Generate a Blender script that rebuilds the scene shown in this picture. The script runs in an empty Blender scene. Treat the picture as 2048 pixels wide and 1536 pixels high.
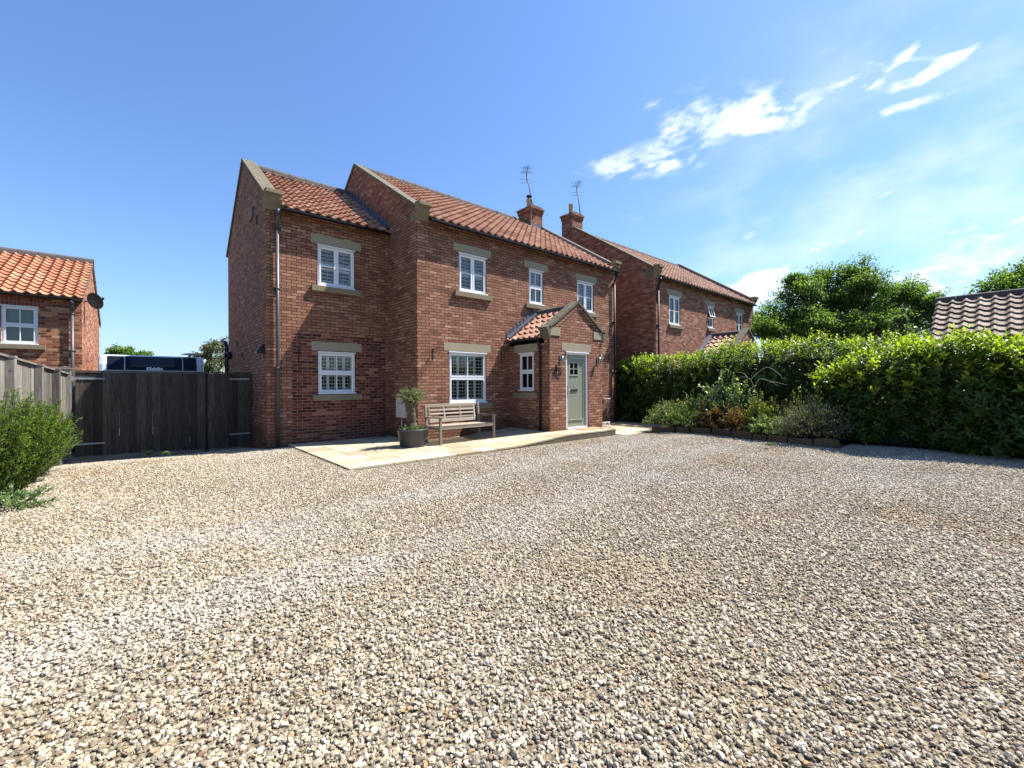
import bpy, math, random
import numpy as np
from mathutils import Vector, Matrix
R = math.radians
random.seed(7); rng = np.random.default_rng(7)
scn = bpy.context.scene
COL = scn.collection

# ------------------------------------------------------------------ camera, sky, sun, exposure
CAM = Vector((-5.184, -9.614, 1.419))
FPX, YAW, PITCH, ROLL = 856.0, 0.712, 0.002, -0.006
def cam_axes():
    fw = Vector((math.sin(YAW), math.cos(YAW), 0)); rt = Vector((math.cos(YAW), -math.sin(YAW), 0)); up = Vector((0, 0, 1))
    c, s = math.cos(PITCH), math.sin(PITCH); fw, up = fw*c+up*s, up*c-fw*s
    c, s = math.cos(ROLL), math.sin(ROLL); rt, up = rt*c+up*s, up*c-rt*s
    return fw, rt, up
FW, RT, UP = cam_axes()
cd = bpy.data.cameras.new('camera'); cam = bpy.data.objects.new('camera', cd); COL.objects.link(cam)
cd.sensor_width = 36; cd.lens = FPX/2048*36; cd.clip_start = .05; cd.clip_end = 3000
cam.matrix_world = Matrix.Translation(CAM) @ Matrix((RT, UP, -FW)).transposed().to_4x4()
scn.camera = cam
def ray(px, py): return (FW + RT*((px-1024)/FPX) - UP*((py-768)/FPX))
def at(px, py, fwd): return CAM + ray(px, py)*fwd

SUN = Vector((2.5, -1.0, 4.0)).normalized()
sd = bpy.data.lights.new('sun', 'SUN'); sun = bpy.data.objects.new('sun', sd); COL.objects.link(sun)
sd.energy = 5.0; sd.angle = R(.55); sd.color = (1, .955, .88)
sun.rotation_euler = SUN.to_track_quat('Z', 'Y').to_euler(); sun.location = (20, -10, 30)
scn.view_settings.view_transform = 'Standard'; scn.view_settings.look = 'None'
scn.view_settings.exposure = 1.25; scn.view_settings.gamma = 1
scn.cycles.use_denoising = True
scn.cycles.max_bounces = 8; scn.cycles.transparent_max_bounces = 24; scn.cycles.sample_clamp_indirect = 6
scn.cycles.caustics_reflective = False; scn.cycles.caustics_refractive = False

class NT:
    def __init__(s, nt): s.t = nt; s.n = nt.nodes; s.l = nt.links
    def new(s, ty, **k):
        n = s.n.new(ty)
        for a, v in k.items():
            if a.startswith('i_'): s.put(n.inputs[a[2:].replace('_', ' ')] if not a[2:].isdigit() else n.inputs[int(a[2:])], v)
            else: setattr(n, a, v)
        return n
    def put(s, inp, v):
        if isinstance(v, bpy.types.NodeSocket): s.l.new(v, inp)
        else: inp.default_value = v
    def math(s, op, a, b=0.0, c=None, clamp=False):
        n = s.n.new('ShaderNodeMath'); n.operation = op; n.use_clamp = clamp
        s.put(n.inputs[0], a); s.put(n.inputs[1], b)
        if c is not None: s.put(n.inputs[2], c)
        return n.outputs[0]
    def vm(s, op, a, b=(0, 0, 0)):
        n = s.n.new('ShaderNodeVectorMath'); n.operation = op
        s.put(n.inputs[0], a)
        if op == 'SCALE': s.put(n.inputs[3], b)
        else: s.put(n.inputs[1], b)
        return n.outputs[1] if op in ('DOT_PRODUCT', 'LENGTH') else n.outputs[0]
    def mix(s, f, a, b, mode='MIX'):
        n = s.n.new('ShaderNodeMix'); n.data_type = 'RGBA'; n.blend_type = mode
        s.put(n.inputs[0], f); s.put(n.inputs[6], a if isinstance(a, bpy.types.NodeSocket) else tuple(a)+(1,)*(4-len(a)))
        s.put(n.inputs[7], b if isinstance(b, bpy.types.NodeSocket) else tuple(b)+(1,)*(4-len(b)))
        return n.outputs[2]
    def ramp(s, f, stops, interp='LINEAR'):
        n = s.n.new('ShaderNodeValToRGB'); n.color_ramp.interpolation = interp
        e = n.color_ramp.elements
        while len(e) < len(stops): e.new(.5)
        for i, (p, c) in enumerate(stops):
            e[i].position = p; e[i].color = tuple(c)+(1,)*(4-len(c)) if not isinstance(c, (int, float)) else (c, c, c, 1)
        s.put(n.inputs[0], f); return n.outputs[0]
    def noise(s, vec, scale, detail=3, rough=.5, dist=0.0):
        n = s.n.new('ShaderNodeTexNoise'); s.put(n.inputs['Vector'], vec); n.inputs['Scale'].default_value = scale
        n.inputs['Detail'].default_value = detail; n.inputs['Roughness'].default_value = rough; n.inputs['Distortion'].default_value = dist
        return n.outputs['Fac']
    def smooth(s, v, a, b):
        n = s.n.new('ShaderNodeMapRange'); n.interpolation_type = 'SMOOTHSTEP'; s.put(n.inputs[0], v)
        n.inputs[1].default_value = a; n.inputs[2].default_value = b; return n.outputs[0]

w = bpy.data.worlds.new('World'); scn.world = w; w.use_nodes = True
def build_world():
    T = NT(w.node_tree)
    for n in list(T.n): T.n.remove(n)
    out = T.new('ShaderNodeOutputWorld'); bg = T.new('ShaderNodeBackground'); bg.inputs[1].default_value = SKY
    T.l.new(bg.outputs[0], out.inputs[0])
    sky = T.new('ShaderNodeTexSky'); sky.sky_type = 'NISHITA'; sky.sun_disc = False
    sky.sun_elevation = math.asin(SUN.z); sky.sun_rotation = math.atan2(SUN.x, SUN.y)
    sky.air_density = 1.3; sky.dust_density = .6; sky.ozone_density = 2.2; sky.altitude = 50
    base = sky.outputs[0]
    d = T.vm('NORMALIZE', T.new('ShaderNodeTexCoord').outputs['Generated'])
    # overhead sky a touch more violet-blue, as this day's sky is
    base = T.mix(1.0, base, SKYTINT, 'MULTIPLY')
    gen = T.new('ShaderNodeTexCoord').outputs['Generated']
    ks = []
    for (px, py, a, b, ang, st) in CLOUDS:
        c = ray(px, py).normalized()
        e = ray(px+40*math.cos(R(ang)), py-40*math.sin(R(ang))).normalized()
        t1 = (e - c*e.dot(c)).normalized(); t2 = c.cross(t1).normalized()
        sc = FPX/((FW.dot(c)))  # pixels per radian here, roughly
        sa, sb = a/FPX*FW.dot(c), b/FPX*FW.dot(c)
        m = T.vm('DOT_PRODUCT', d, tuple(t1/sa)); n = T.vm('DOT_PRODUCT', d, tuple(t2/sb))
        q = T.math('ADD', T.math('MULTIPLY', m, m), T.math('MULTIPLY', n, n))
        g = T.math('MULTIPLY', T.math('POWER', 2.718, T.math('MULTIPLY', q, -.8)), st)
        g = T.math('MULTIPLY', g, T.math('GREATER_THAN', T.vm('DOT_PRODUCT', d, tuple(c)), .2))
        ks.append(g)
    mask = ks[0]
    for g in ks[1:]: mask = T.math('ADD', mask, g)
    # wisps: noise stretched along the drift of the cirrus
    c = ray(1600, 300).normalized(); e = ray(1650, 282).normalized()
    t1 = (e-c*e.dot(c)).normalized(); t2 = c.cross(t1).normalized()
    cb = T.new('ShaderNodeCombineXYZ')
    T.put(cb.inputs[0], T.vm('DOT_PRODUCT', d, tuple(t1*8.0))); T.put(cb.inputs[1], T.vm('DOT_PRODUCT', d, tuple(t2*14.0))); T.put(cb.inputs[2], T.vm('DOT_PRODUCT', d, tuple(c*7)))
    n1 = T.noise(cb.outputs[0], 1.5, 6, .52, .5)
    n2 = T.noise(cb.outputs[0], 5.0, 4, .5, .2)
    nn = T.math('ADD', T.math('MULTIPLY', n1, .7), T.math('MULTIPLY', n2, .3))
    nz = T.smooth(nn, .33, .66)
    m2 = T.math('MINIMUM', mask, 1.25)
    cl = T.smooth(T.math('MULTIPLY', m2, T.math('MULTIPLY_ADD', nz, 1.15, .05)), .12, 1.12)
    veil = T.math('MULTIPLY', T.smooth(T.noise(cb.outputs[0], .7, 4, .55), .35, .8), T.math('MULTIPLY', T.smooth(T.vm('DOT_PRODUCT', d, tuple(ray(2000, 620).normalized())), .80, 1.0), .55))
    cl = T.math('MAXIMUM', cl, veil)
    colr = T.mix(T.math('MULTIPLY', cl, .88), base, CLOUDCOL)
    T.put(bg.inputs[0], colr)
SKY = 0.060
SKYTINT = (.90, 1.12, 1.48)
CLOUDCOL = (8.6, 9.2, 9.8)
CLOUDS = [(1505, 238, 92, 48, 6, 1.0), (1548, 212, 44, 24, 25, .55), (1250, 330, 84, 30, 8, .9), (1395, 220, 60, 40, 30, .6), (1345, 268, 24, 26, 50, .6), (1335, 320, 22, 34, 80, .55),
          (1715, 163, 58, 24, 32, 1.15), (1800, 168, 55, 9, 6, .8), (1870, 145, 60, 11, 24, 1.05), (1800, 216, 75, 11, 16, .95), (1935, 100, 55, 8, 24, .75), (1870, 115, 45, 7, 5, .5),
          (1675, 97, 40, 10, 15, .55), (1825, 98, 50, 7, 42, .7), (1635, 500, 85, 15, 20, .9), (1900, 560, 170, 42, 14, .95),
          (1990, 440, 80, 17, 12, .9), (1890, 430, 36, 11, 20, .95), (1530, 598, 60, 36, 10, 1.0), (1495, 470, 18, 10, 20, .85), (1960, 480, 70, 20, 25, .6),
          (1775, 385, 30, 9, 18, .85), (1500, 565, 90, 18, 20, .7), (1305, 210, 18, 10, 30, .6), (1240, 440, 60, 16, 10, .45), (1960, 610, 160, 44, 6, .85), (1390, 318, 44, 16, 8, .5), (1830, 600, 90, 34, 8, .65), (1750, 440, 120, 14, 24, .35)]
build_world()

# ------------------------------------------------------------------ mesh helpers
class MB:
    def __init__(s): s.v = []; s.f = []; s.m = []; s.uv = []; s.sm = []
    def face(s, pts, mi=0, uv=None, smooth=False):
        k = len(s.v); s.v += [tuple(p) for p in pts]; s.f.append(tuple(range(k, k+len(pts)))); s.m.append(mi); s.sm.append(smooth)
        if uv is None:
            a, b, c = Vector(pts[0]), Vector(pts[1]), Vector(pts[2])
            n = (b-a).cross(c-a); ax = max(range(3), key=lambda i: abs(n[i]))
            uv = [(p[1], p[2]) if ax == 0 else ((p[0], p[2]) if ax == 1 else (p[0], p[1])) for p in pts]
        s.uv.append(uv)
    def box(s, x0, x1, y0, y1, z0, z1, mi=0, M=None):
        P = [Vector((x, y, z)) for z in (z0, z1) for y in (y0, y1) for x in (x0, x1)]
        if M is not None: P = [M @ p for p in P]
        for q in ((0, 1, 5, 4), (1, 3, 7, 5), (3, 2, 6, 7), (2, 0, 4, 6), (4, 5, 7, 6), (2, 3, 1, 0)): s.face([P[i] for i in q], mi)
    def prism(s, poly, a0, a1, axis, mi=0, M=None):
        """poly: 2-D outline; axis 'x': (y,z); 'y': (x,z); 'z': (x,y)"""
        def mk(p, a):
            v = {'x': (a, p[0], p[1]), 'y': (p[0], a, p[1]), 'z': (p[0], p[1], a)}[axis]
            return M @ Vector(v) if M is not None else Vector(v)
        A = [mk(p, a0) for p in poly]; B = [mk(p, a1) for p in poly]
        s.face(A, mi); s.face(B[::-1], mi); n = len(poly)
        for i in range(n): s.face([A[i], B[i], B[(i+1) % n], A[(i+1) % n]], mi)
    def tube(s, pts, rad, n=8, mi=0, cap=True, smooth=True, arc=None):
        pts = [Vector(p) for p in pts]
        if not hasattr(rad, '__len__'): rad = [rad]*len(pts)
        rings = []; prev = None
        for i, p in enumerate(pts):
            d = (pts[min(i+1, len(pts)-1)]-pts[max(i-1, 0)]).normalized()
            if prev is None:
                h = Vector((0, 0, 1)) if abs(d.z) < .9 else Vector((1, 0, 0)); u = d.cross(h).normalized()
            else: u = (prev - d*prev.dot(d)).normalized()
            prev = u; v2 = d.cross(u)
            rings.append([p+(u*math.cos(2*math.pi*k/n)+v2*math.sin(2*math.pi*k/n))*rad[i] for k in range(n)])
        for i in range(len(pts)-1):
            for k in range(n):
                s.face([rings[i][k], rings[i][(k+1) % n], rings[i+1][(k+1) % n], rings[i+1][k]], mi, smooth=smooth)
        if cap: s.face(rings[0][::-1], mi); s.face(rings[-1], mi)
    def lathe(s, prof, c, n=24, mi=0, smooth=True):
        for (r0, z0), (r1, z1) in zip(prof[:-1], prof[1:]):
            for k in range(n):
                a, b = 2*math.pi*k/n, 2*math.pi*(k+1)/n
                P = [(c[0]+r0*math.cos(a), c[1]+r0*math.sin(a), c[2]+z0), (c[0]+r0*math.cos(b), c[1]+r0*math.sin(b), c[2]+z0),
                     (c[0]+r1*math.cos(b), c[1]+r1*math.sin(b), c[2]+z1), (c[0]+r1*math.cos(a), c[1]+r1*math.sin(a), c[2]+z1)]
                if r0 < 1e-6: P = P[1:] if False else [P[0], P[2], P[3]]
                elif r1 < 1e-6: P = P[:3]
                s.face(P, mi, smooth=smooth)
    def build(s, name, mats, parent=None, weld=False, bevel=0):
        me = bpy.data.meshes.new(name); me.from_pydata(s.v, [], s.f)
        ul = me.uv_layers.new(name='UVMap'); flat = [c for f in s.uv for p in f for c in p]
        ul.data.foreach_set('uv', flat)
        me.polygons.foreach_set('material_index', s.m); me.polygons.foreach_set('use_smooth', s.sm)
        mats = mats if isinstance(mats, (list, tuple)) else [mats]
        for m in mats: me.materials.append(m)
        o = bpy.data.objects.new(name, me); COL.objects.link(o)
        if parent is not None: o.parent = parent; o.matrix_parent_inverse = parent.matrix_world.inverted()
        if weld or bevel or any(s.sm):
            import bmesh
            bm = bmesh.new(); bm.from_mesh(me); bmesh.ops.remove_doubles(bm, verts=bm.verts, dist=1e-4); bm.normal_update(); bm.to_mesh(me); bm.free()
        if bevel:
            md = o.modifiers.new('edge', 'BEVEL'); md.width = bevel; md.segments = 2; md.limit_method = 'ANGLE'; md.angle_limit = R(40)
        return o
def thing(name, label, cat, loc=(0, 0, 0), group=None):
    o = bpy.data.objects.new(name, None); o.empty_display_size = .2; COL.objects.link(o); o.location = loc
    o['label'] = label; o['category'] = cat
    if group: o['group'] = group
    bpy.context.view_layer.update(); return o
def tag(o, label, cat, group=None):
    o['label'] = label; o['category'] = cat
    if group: o['group'] = group
    return o
def struct(o, kind='structure'): o['kind'] = kind; return o

# ------------------------------------------------------------------ materials
def mat(name):
    m = bpy.data.materials.new(name); m.use_nodes = True; T = NT(m.node_tree)
    b = T.n['Principled BSDF']; return m, T, b
def bump(T, b, h, st=.3, dist=.01):
    n = T.new('ShaderNodeBump'); n.inputs['Strength'].default_value = st; n.inputs['Distance'].default_value = dist
    T.put(n.inputs['Height'], h); T.l.new(n.outputs[0], b.inputs['Normal'])
def plain(name, col, rough=.6, metal=0, var=.12, nscale=6, bst=.1, spec=.5):
    m, T, b = mat(name); g = T.new('ShaderNodeNewGeometry').outputs['Position']
    n = T.noise(g, nscale, 5, .6)
    c = T.mix(n, tuple(x*(1-var) for x in col), tuple(min(1, x*(1+var)) for x in col))
    T.put(b.inputs['Base Color'], c); b.inputs['Roughness'].default_value = rough; b.inputs['Metallic'].default_value = metal; b.inputs['Specular IOR Level'].default_value = spec
    if bst: bump(T, b, T.noise(g, nscale*12, 3), bst, .004)
    return m
def brick_mat(name, pal, mortar, rough=.9, seed=0.0, bst=1.0, dirt=.3, soldier=False, k_=.77):
    pal = [(p, tuple(x*k_*q for x, q in zip(c, (1.04, .93, .83)))) for p, c in pal]; mortar = tuple(x*k_ for x in mortar)
    m, T, b = mat(name); uv = T.new('ShaderNodeUVMap').outputs[0]; g = T.new('ShaderNodeNewGeometry').outputs['Position']
    wob = T.vm('SCALE', T.vm('SUBTRACT', T.new('ShaderNodeTexNoise', i_Vector=uv, i_Scale=9.0).outputs['Color'], (.5, .5, .5)), .012)
    wob2 = T.vm('SCALE', T.vm('SUBTRACT', T.new('ShaderNodeTexNoise', i_Vector=uv, i_Scale=50.0).outputs['Color'], (.5, .5, .5)), .008)
    v = T.vm('ADD', T.vm('ADD', T.vm('ADD', uv, wob), wob2), (100+seed, 99.0+seed*3, 0))
    def br():
        k = T.new('ShaderNodeTexBrick'); T.put(k.inputs['Vector'], v); k.inputs['Scale'].default_value = 1
        k.inputs['Brick Width'].default_value = .225 if not soldier else .075; k.inputs['Row Height'].default_value = .075 if not soldier else .225
        k.inputs['Mortar Size'].default_value = .0088; k.inputs['Mortar Smooth'].default_value = .25; k.offset = .5 if not soldier else 0
        k.inputs['Color1'].default_value = (0, 0, 0, 1); k.inputs['Color2'].default_value = (1, 1, 1, 1); k.inputs['Mortar'].default_value = (.5, .5, .5, 1)
        k.inputs['Bias'].default_value = 0; return k
    k = br(); tone = k.outputs['Color']
    c = T.ramp(tone, pal)
    pt = T.noise(uv, 38, 4, .6)
    c = T.mix(T.smooth(pt, .3, .75), c, T.mix(1, c, (1.28, 1.25, 1.22), 'MULTIPLY'))
    c = T.mix(T.math('MULTIPLY', T.smooth(T.noise(uv, 15, 4, .65),   .52, .72), .30), c, (.44, .27, .20))   # worn pale fire-skin
    big = T.noise(g, .55, 3, .6)
    c = T.mix(T.math('MULTIPLY', T.smooth(big, .45, .75), dirt), c, T.mix(1, c, (.72, .70, .68), 'MULTIPLY'))
    sx = T.new('ShaderNodeMapping'); T.put(sx.inputs[0], uv); sx.inputs['Scale'].default_value = (3.2, .35, 1)
    c = T.mix(T.math('MULTIPLY', T.smooth(T.noise(sx.outputs[0], 1.0, 5, .65), .54, .72), .38), c, T.mix(1, c, (.62, .60, .57), 'MULTIPLY'))
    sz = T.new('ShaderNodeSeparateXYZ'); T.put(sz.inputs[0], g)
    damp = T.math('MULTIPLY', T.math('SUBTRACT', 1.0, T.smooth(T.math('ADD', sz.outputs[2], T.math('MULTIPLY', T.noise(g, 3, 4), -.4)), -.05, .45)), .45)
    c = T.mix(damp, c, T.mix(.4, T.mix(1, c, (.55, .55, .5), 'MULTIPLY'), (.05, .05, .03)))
    mc = T.mix(T.noise(uv, 60, 3), tuple(x*.75 for x in mortar), tuple(x*1.25 for x in mortar))
    c = T.mix(k.outputs['Fac'], c, mc)
    T.put(b.inputs['Base Color'], c); b.inputs['Roughness'].default_value = rough; b.inputs['Specular IOR Level'].default_value = .25
    h = T.math('ADD', T.math('MULTIPLY', T.math('SUBTRACT', 1.0, k.outputs['Fac']), 1.0), T.math('ADD', T.math('MULTIPLY', T.noise(uv, 70, 4, .65), .35), T.math('MULTIPLY', tone, .25)))
    bump(T, b, h, bst, .009)
    return m
PAL = [(0, (.19, .086, .058)), (.12, (.24, .115, .078)), (.5, (.31, .158, .109)), (.85, (.36, .195, .138)), (.95, (.42, .25, .18)), (1, (.50, .34, .25))]
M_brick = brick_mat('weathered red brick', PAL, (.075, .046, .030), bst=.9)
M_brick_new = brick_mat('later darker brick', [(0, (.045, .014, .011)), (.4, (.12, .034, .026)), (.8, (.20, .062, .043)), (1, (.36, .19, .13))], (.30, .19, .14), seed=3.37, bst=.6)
M_brick_n = brick_mat('neighbour red brick', [(0, (.17, .072, .055)), (.4, (.28, .125, .09)), (.8, (.36, .18, .13)), (1, (.46, .29, .22))], (.18, .11, .08), seed=5.1, bst=.7)
M_brick_l = brick_mat('mottled orange red brick', [(0, (.09, .034, .026)), (.35, (.24, .08, .048)), (.7, (.38, .15, .085)), (1, (.52, .30, .19))], (.33, .22, .15), seed=8.3, bst=.7)
M_soldier = brick_mat('soldier course brick', [(0, (.15, .04, .03)), (.6, (.24, .06, .04)), (1, (.32, .1, .07))], (.3, .2, .15), soldier=True, bst=.6)
def tile_mat(name, pal, stain=.35, stcol=(.045, .035, .028)):
    pal = [(p, tuple(x*.78*q for x, q in zip(c, (1.0, 1.04, .92)))) for p, c in pal]
    m, T, b = mat(name); uv = T.new('ShaderNodeUVMap').outputs[0]; g = T.new('ShaderNodeNewGeometry').outputs['Position']
    fl = T.vm('FLOOR', uv); wn = T.new('ShaderNodeTexWhiteNoise', noise_dimensions='2D'); T.put(wn.inputs['Vector'], fl)
    c = T.ramp(wn.outputs['Value'], pal)
    c = T.mix(T.noise(g, 9, 5, .65), T.mix(1, c, (.82, .80, .78), 'MULTIPLY'), T.mix(1, c, (1.16, 1.14, 1.12), 'MULTIPLY'))
    c = T.mix(T.math('MULTIPLY', T.smooth(T.noise(g, 2.2, 6, .75), .52, .75), stain), c, stcol)
    c = T.mix(T.math('MULTIPLY', T.smooth(T.noise(g, 26, 4, .7), .63, .72), stain*1.3), c, (.33, .31, .22))
    T.put(b.inputs['Base Color'], c); b.inputs['Roughness'].default_value = .8; b.inputs['Specular IOR Level'].default_value = .3
    bump(T, b, T.noise(g, 80, 4), .25, .004)
    return m
M_tile = tile_mat('terracotta pantile', [(0, (.33, .14, .10)), (.4, (.43, .205, .15)), (.8, (.50, .26, .195)), (1, (.56, .33, .26))], .5)
M_tile_l = tile_mat('orange pantile', [(0, (.42, .155, .095)), (.5, (.50, .215, .135)), (1, (.56, .28, .19))], .2)
M_tile_n = tile_mat('faded pantile', [(0, (.33, .17, .13)), (.4, (.43, .24, .19)), (.8, (.50, .30, .24)), (1, (.56, .38, .32))], .3)
M_tile_r = tile_mat('weathered brown pantile', [(0, (.17, .115, .10)), (.5, (.26, .185, .165)), (1, (.35, .27, .245))], .45)
def stone_mat(name, c0, c1, lich=.3, lc=(.10, .10, .055)):
    c0, c1, lc = [tuple(x*.72 for x in q) for q in (c0, c1, lc)]
    m, T, b = mat(name); g = T.new('ShaderNodeNewGeometry').outputs['Position']
    c = T.mix(T.noise(g, 2.5, 6, .6), c0, c1)
    c = T.mix(T.math('MULTIPLY', T.smooth(T.noise(g, 7, 8, .75), .5, .68), lich), c, lc)
    c = T.mix(T.math('MULTIPLY', T.smooth(T.noise(g, 45, 3, .7), .6, .75), lich*.8), c, (.36, .33, .22))
    T.put(b.inputs['Base Color'], c); b.inputs['Roughness'].default_value = .9; b.inputs['Specular IOR Level'].default_value = .2
    bump(T, b, T.noise(g, 60, 5, .6), .4, .006); return m
M_lintel = stone_mat('sandstone lintel', (.36, .31, .21), (.46, .405, .285), .08)
M_coping = stone_mat('lichened stone coping', (.13, .112, .08), (.235, .21, .15), .9, (.05, .05, .035))
M_sill = stone_mat('sandstone sill', (.26, .21, .13), (.34, .28, .18), .3)
M_edge = stone_mat('old edging stone', (.09, .065, .04), (.20, .15, .10), .7, (.06, .06, .03))
M_white = plain('white window plastic', (.70, .71, .73), .3, var=.03, bst=0)
M_door = plain('sage green door', (.225, .245, .185), .45, var=.05, bst=.05)
M_black = plain('black plastic pipe', (.012, .012, .017), .5, spec=.35, var=.1, bst=0)
M_grey_pipe = plain('grey pipe', (.06, .062, .07), .4, var=.1, bst=0)
M_iron = plain('rusty black iron', (.03, .015, .012), .6, var=.4, nscale=40)
M_lead = plain('lead flashing', (.075, .085, .115), .5, var=.35, nscale=12, bst=.3)
M_alu = plain('dull aluminium', (.025, .027, .04), .6, 0, var=.1, bst=0)
M_steel = plain('brushed steel', (.28, .28, .28), .35, 1, var=.05, bst=0)
M_galv = plain('galvanised steel', (.34, .36, .37), .45, .6, var=.15, nscale=30)
M_shut = plain('pale painted shutter', (.84, .87, .85), .45, var=.03, bst=0)
M_dark = plain('painted room gloom', (.018, .017, .016), .9, var=.2, bst=0)  # near-black, so the gloom of unlit rooms is put into the colour
M_meter = plain('off white box', (.48, .465, .44), .5, var=.04, bst=0)
M_mortar = plain('grey mortar', (.09, .08, .07), .95, var=.25, nscale=20, bst=.4)
M_ridge = plain('grey mortar ridge', (.085, .072, .066), .9, var=.35, nscale=10, bst=.4)
M_pot_clay = plain('buff clay', (.42, .30, .20), .8, var=.15, nscale=10)
def wood_mat(name, c0, c1, grain=1.0, rough=.8, knots=.3):
    c0, c1 = [tuple(x*.66 for x in q) for q in (c0, c1)]
    m, T, b = mat(name); g = T.new('ShaderNodeNewGeometry').outputs['Position']; uv = T.new('ShaderNodeUVMap').outputs[0]
    tc = T.new('ShaderNodeVertexColor'); tc.layer_name = 'rnd'
    off = T.vm('ADD', g, T.vm('SCALE', tc.outputs[0], 30.0))
    mp = T.new('ShaderNodeMapping'); T.put(mp.inputs[0], off); mp.inputs['Scale'].default_value = (1, 1, .09) if grain > 0 else (.09, 1, 1)
    n = T.noise(mp.outputs[0], 38, 6, .7); n2 = T.noise(mp.outputs[0], 7, 4, .6)
    c = T.mix(T.smooth(n, .3, .72), c0, c1)
    sep = T.new('ShaderNodeSeparateColor'); T.put(sep.inputs[0], tc.outputs[0])
    f = T.math('MULTIPLY_ADD', sep.outputs[0], .9, .45)
    c = T.mix(1, c, T.new('ShaderNodeCombineColor', i_0=f, i_1=f, i_2=f).outputs[0], 'MULTIPLY')
    c = T.mix(T.math('MULTIPLY', T.smooth(n2, .25, .7), .4), c, tuple(x*.45 for x in c0))
    kn = T.new('ShaderNodeTexVoronoi'); T.put(kn.inputs['Vector'], off); kn.inputs['Scale'].default_value = 3.2
    c = T.mix(T.math('MULTIPLY', T.math('SUBTRACT', 1.0, T.smooth(kn.outputs['Distance'], .05, .11)), knots), c, tuple(x*.3 for x in c0))
    T.put(b.inputs['Base Color'], c); b.inputs['Roughness'].default_value = rough; b.inputs['Specular IOR Level'].default_value = .25
    bump(T, b, n, .35, .004); return m
M_gate = wood_mat('dark weathered board', (.068, .054, .042), (.18, .150, .12))
M_fence = wood_mat('silvered fence board', (.22, .195, .165), (.44, .405, .355), knots=.5)
M_teak = wood_mat('bleached teak', (.50, .41, .31), (.72, .62, .50), grain=-1, knots=0)
def glass_mat():
    m, T, b = mat('window glass'); T.n.remove(b); out = T.n['Material Output']
    tr = T.new('ShaderNodeBsdfTransparent'); tr.inputs[0].default_value = (.90, .94, .93, 1)
    gl = T.new('ShaderNodeBsdfGlossy'); gl.inputs['Roughness'].default_value = .02
    fr = T.new('ShaderNodeFresnel', i_IOR=1.5); f = T.math('MULTIPLY_ADD', fr.outputs[0], 1.15, .02, clamp=True)
    mx = T.new('ShaderNodeMixShader'); T.put(mx.inputs[0], f); T.l.new(tr.outputs[0], mx.inputs[1]); T.l.new(gl.outputs[0], mx.inputs[2]); T.l.new(mx.outputs[0], out.inputs[0])
    g = T.new('ShaderNodeNewGeometry').outputs['Position']; bp = T.new('ShaderNodeBump', i_Strength=.12, i_Distance=.01); T.put(bp.inputs['Height'], T.noise(g, 1.6, 2)); T.l.new(bp.outputs[0], gl.inputs['Normal'])
    return m
M_glass = glass_mat()
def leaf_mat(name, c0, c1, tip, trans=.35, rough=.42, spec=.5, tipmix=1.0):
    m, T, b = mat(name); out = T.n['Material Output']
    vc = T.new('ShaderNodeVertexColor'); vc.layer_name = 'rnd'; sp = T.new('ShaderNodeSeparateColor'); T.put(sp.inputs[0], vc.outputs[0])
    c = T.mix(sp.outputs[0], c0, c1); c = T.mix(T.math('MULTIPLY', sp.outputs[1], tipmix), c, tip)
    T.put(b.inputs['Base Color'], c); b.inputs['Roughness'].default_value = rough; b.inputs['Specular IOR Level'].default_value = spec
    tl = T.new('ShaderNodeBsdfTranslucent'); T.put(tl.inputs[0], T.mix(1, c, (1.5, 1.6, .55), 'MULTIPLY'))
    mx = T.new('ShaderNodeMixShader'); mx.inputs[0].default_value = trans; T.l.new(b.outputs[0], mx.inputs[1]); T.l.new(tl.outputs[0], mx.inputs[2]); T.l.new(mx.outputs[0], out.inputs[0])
    return m
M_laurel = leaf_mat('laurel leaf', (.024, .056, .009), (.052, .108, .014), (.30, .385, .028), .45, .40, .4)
M_laurel_core = plain('painted hedge shade', (.014, .024, .008), .9, var=.5, nscale=8)  # dark flat colour that paints the shade inside the hedges
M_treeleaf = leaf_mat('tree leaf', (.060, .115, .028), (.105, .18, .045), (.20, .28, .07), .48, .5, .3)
M_oliveleaf = leaf_mat('olive leaf', (.10, .125, .06), (.17, .20, .11), (.27, .29, .15), .25, .45)
M_pale = leaf_mat('pale green leaf', (.07, .13, .05), (.15, .23, .10), (.34, .42, .2), .3, .35)
M_hebe = leaf_mat('grey green leaf', (.07, .085, .045), (.13, .145, .085), (.24, .25, .15), .2, .5)
M_copper = leaf_mat('copper orange leaf', (.12, .065, .03), (.24, .115, .055), (.11, .13, .04), .3, .45)
M_gold = leaf_mat('golden green leaf', (.08, .11, .025), (.15, .18, .035), (.30, .29, .06), .3, .45)
M_conifer = leaf_mat('feathery conifer leaf', (.034, .082, .012), (.072, .145, .020), (.27, .33, .04), .35, .5, .3)
M_small = leaf_mat('small shrub leaf', (.06, .11, .03), (.13, .19, .055), (.24, .28, .09), .3, .45)
M_bark = plain("bark", (.05, .04, .03), .95, var=.5, nscale=9, bst=.8)
M_bark_olive = plain('gnarled olive bark', (.085, .066, .046), .95, var=.65, nscale=22, bst=1)
M_twig = plain('bleached dead twig', (.42, .40, .34), .9, var=.2)

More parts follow.
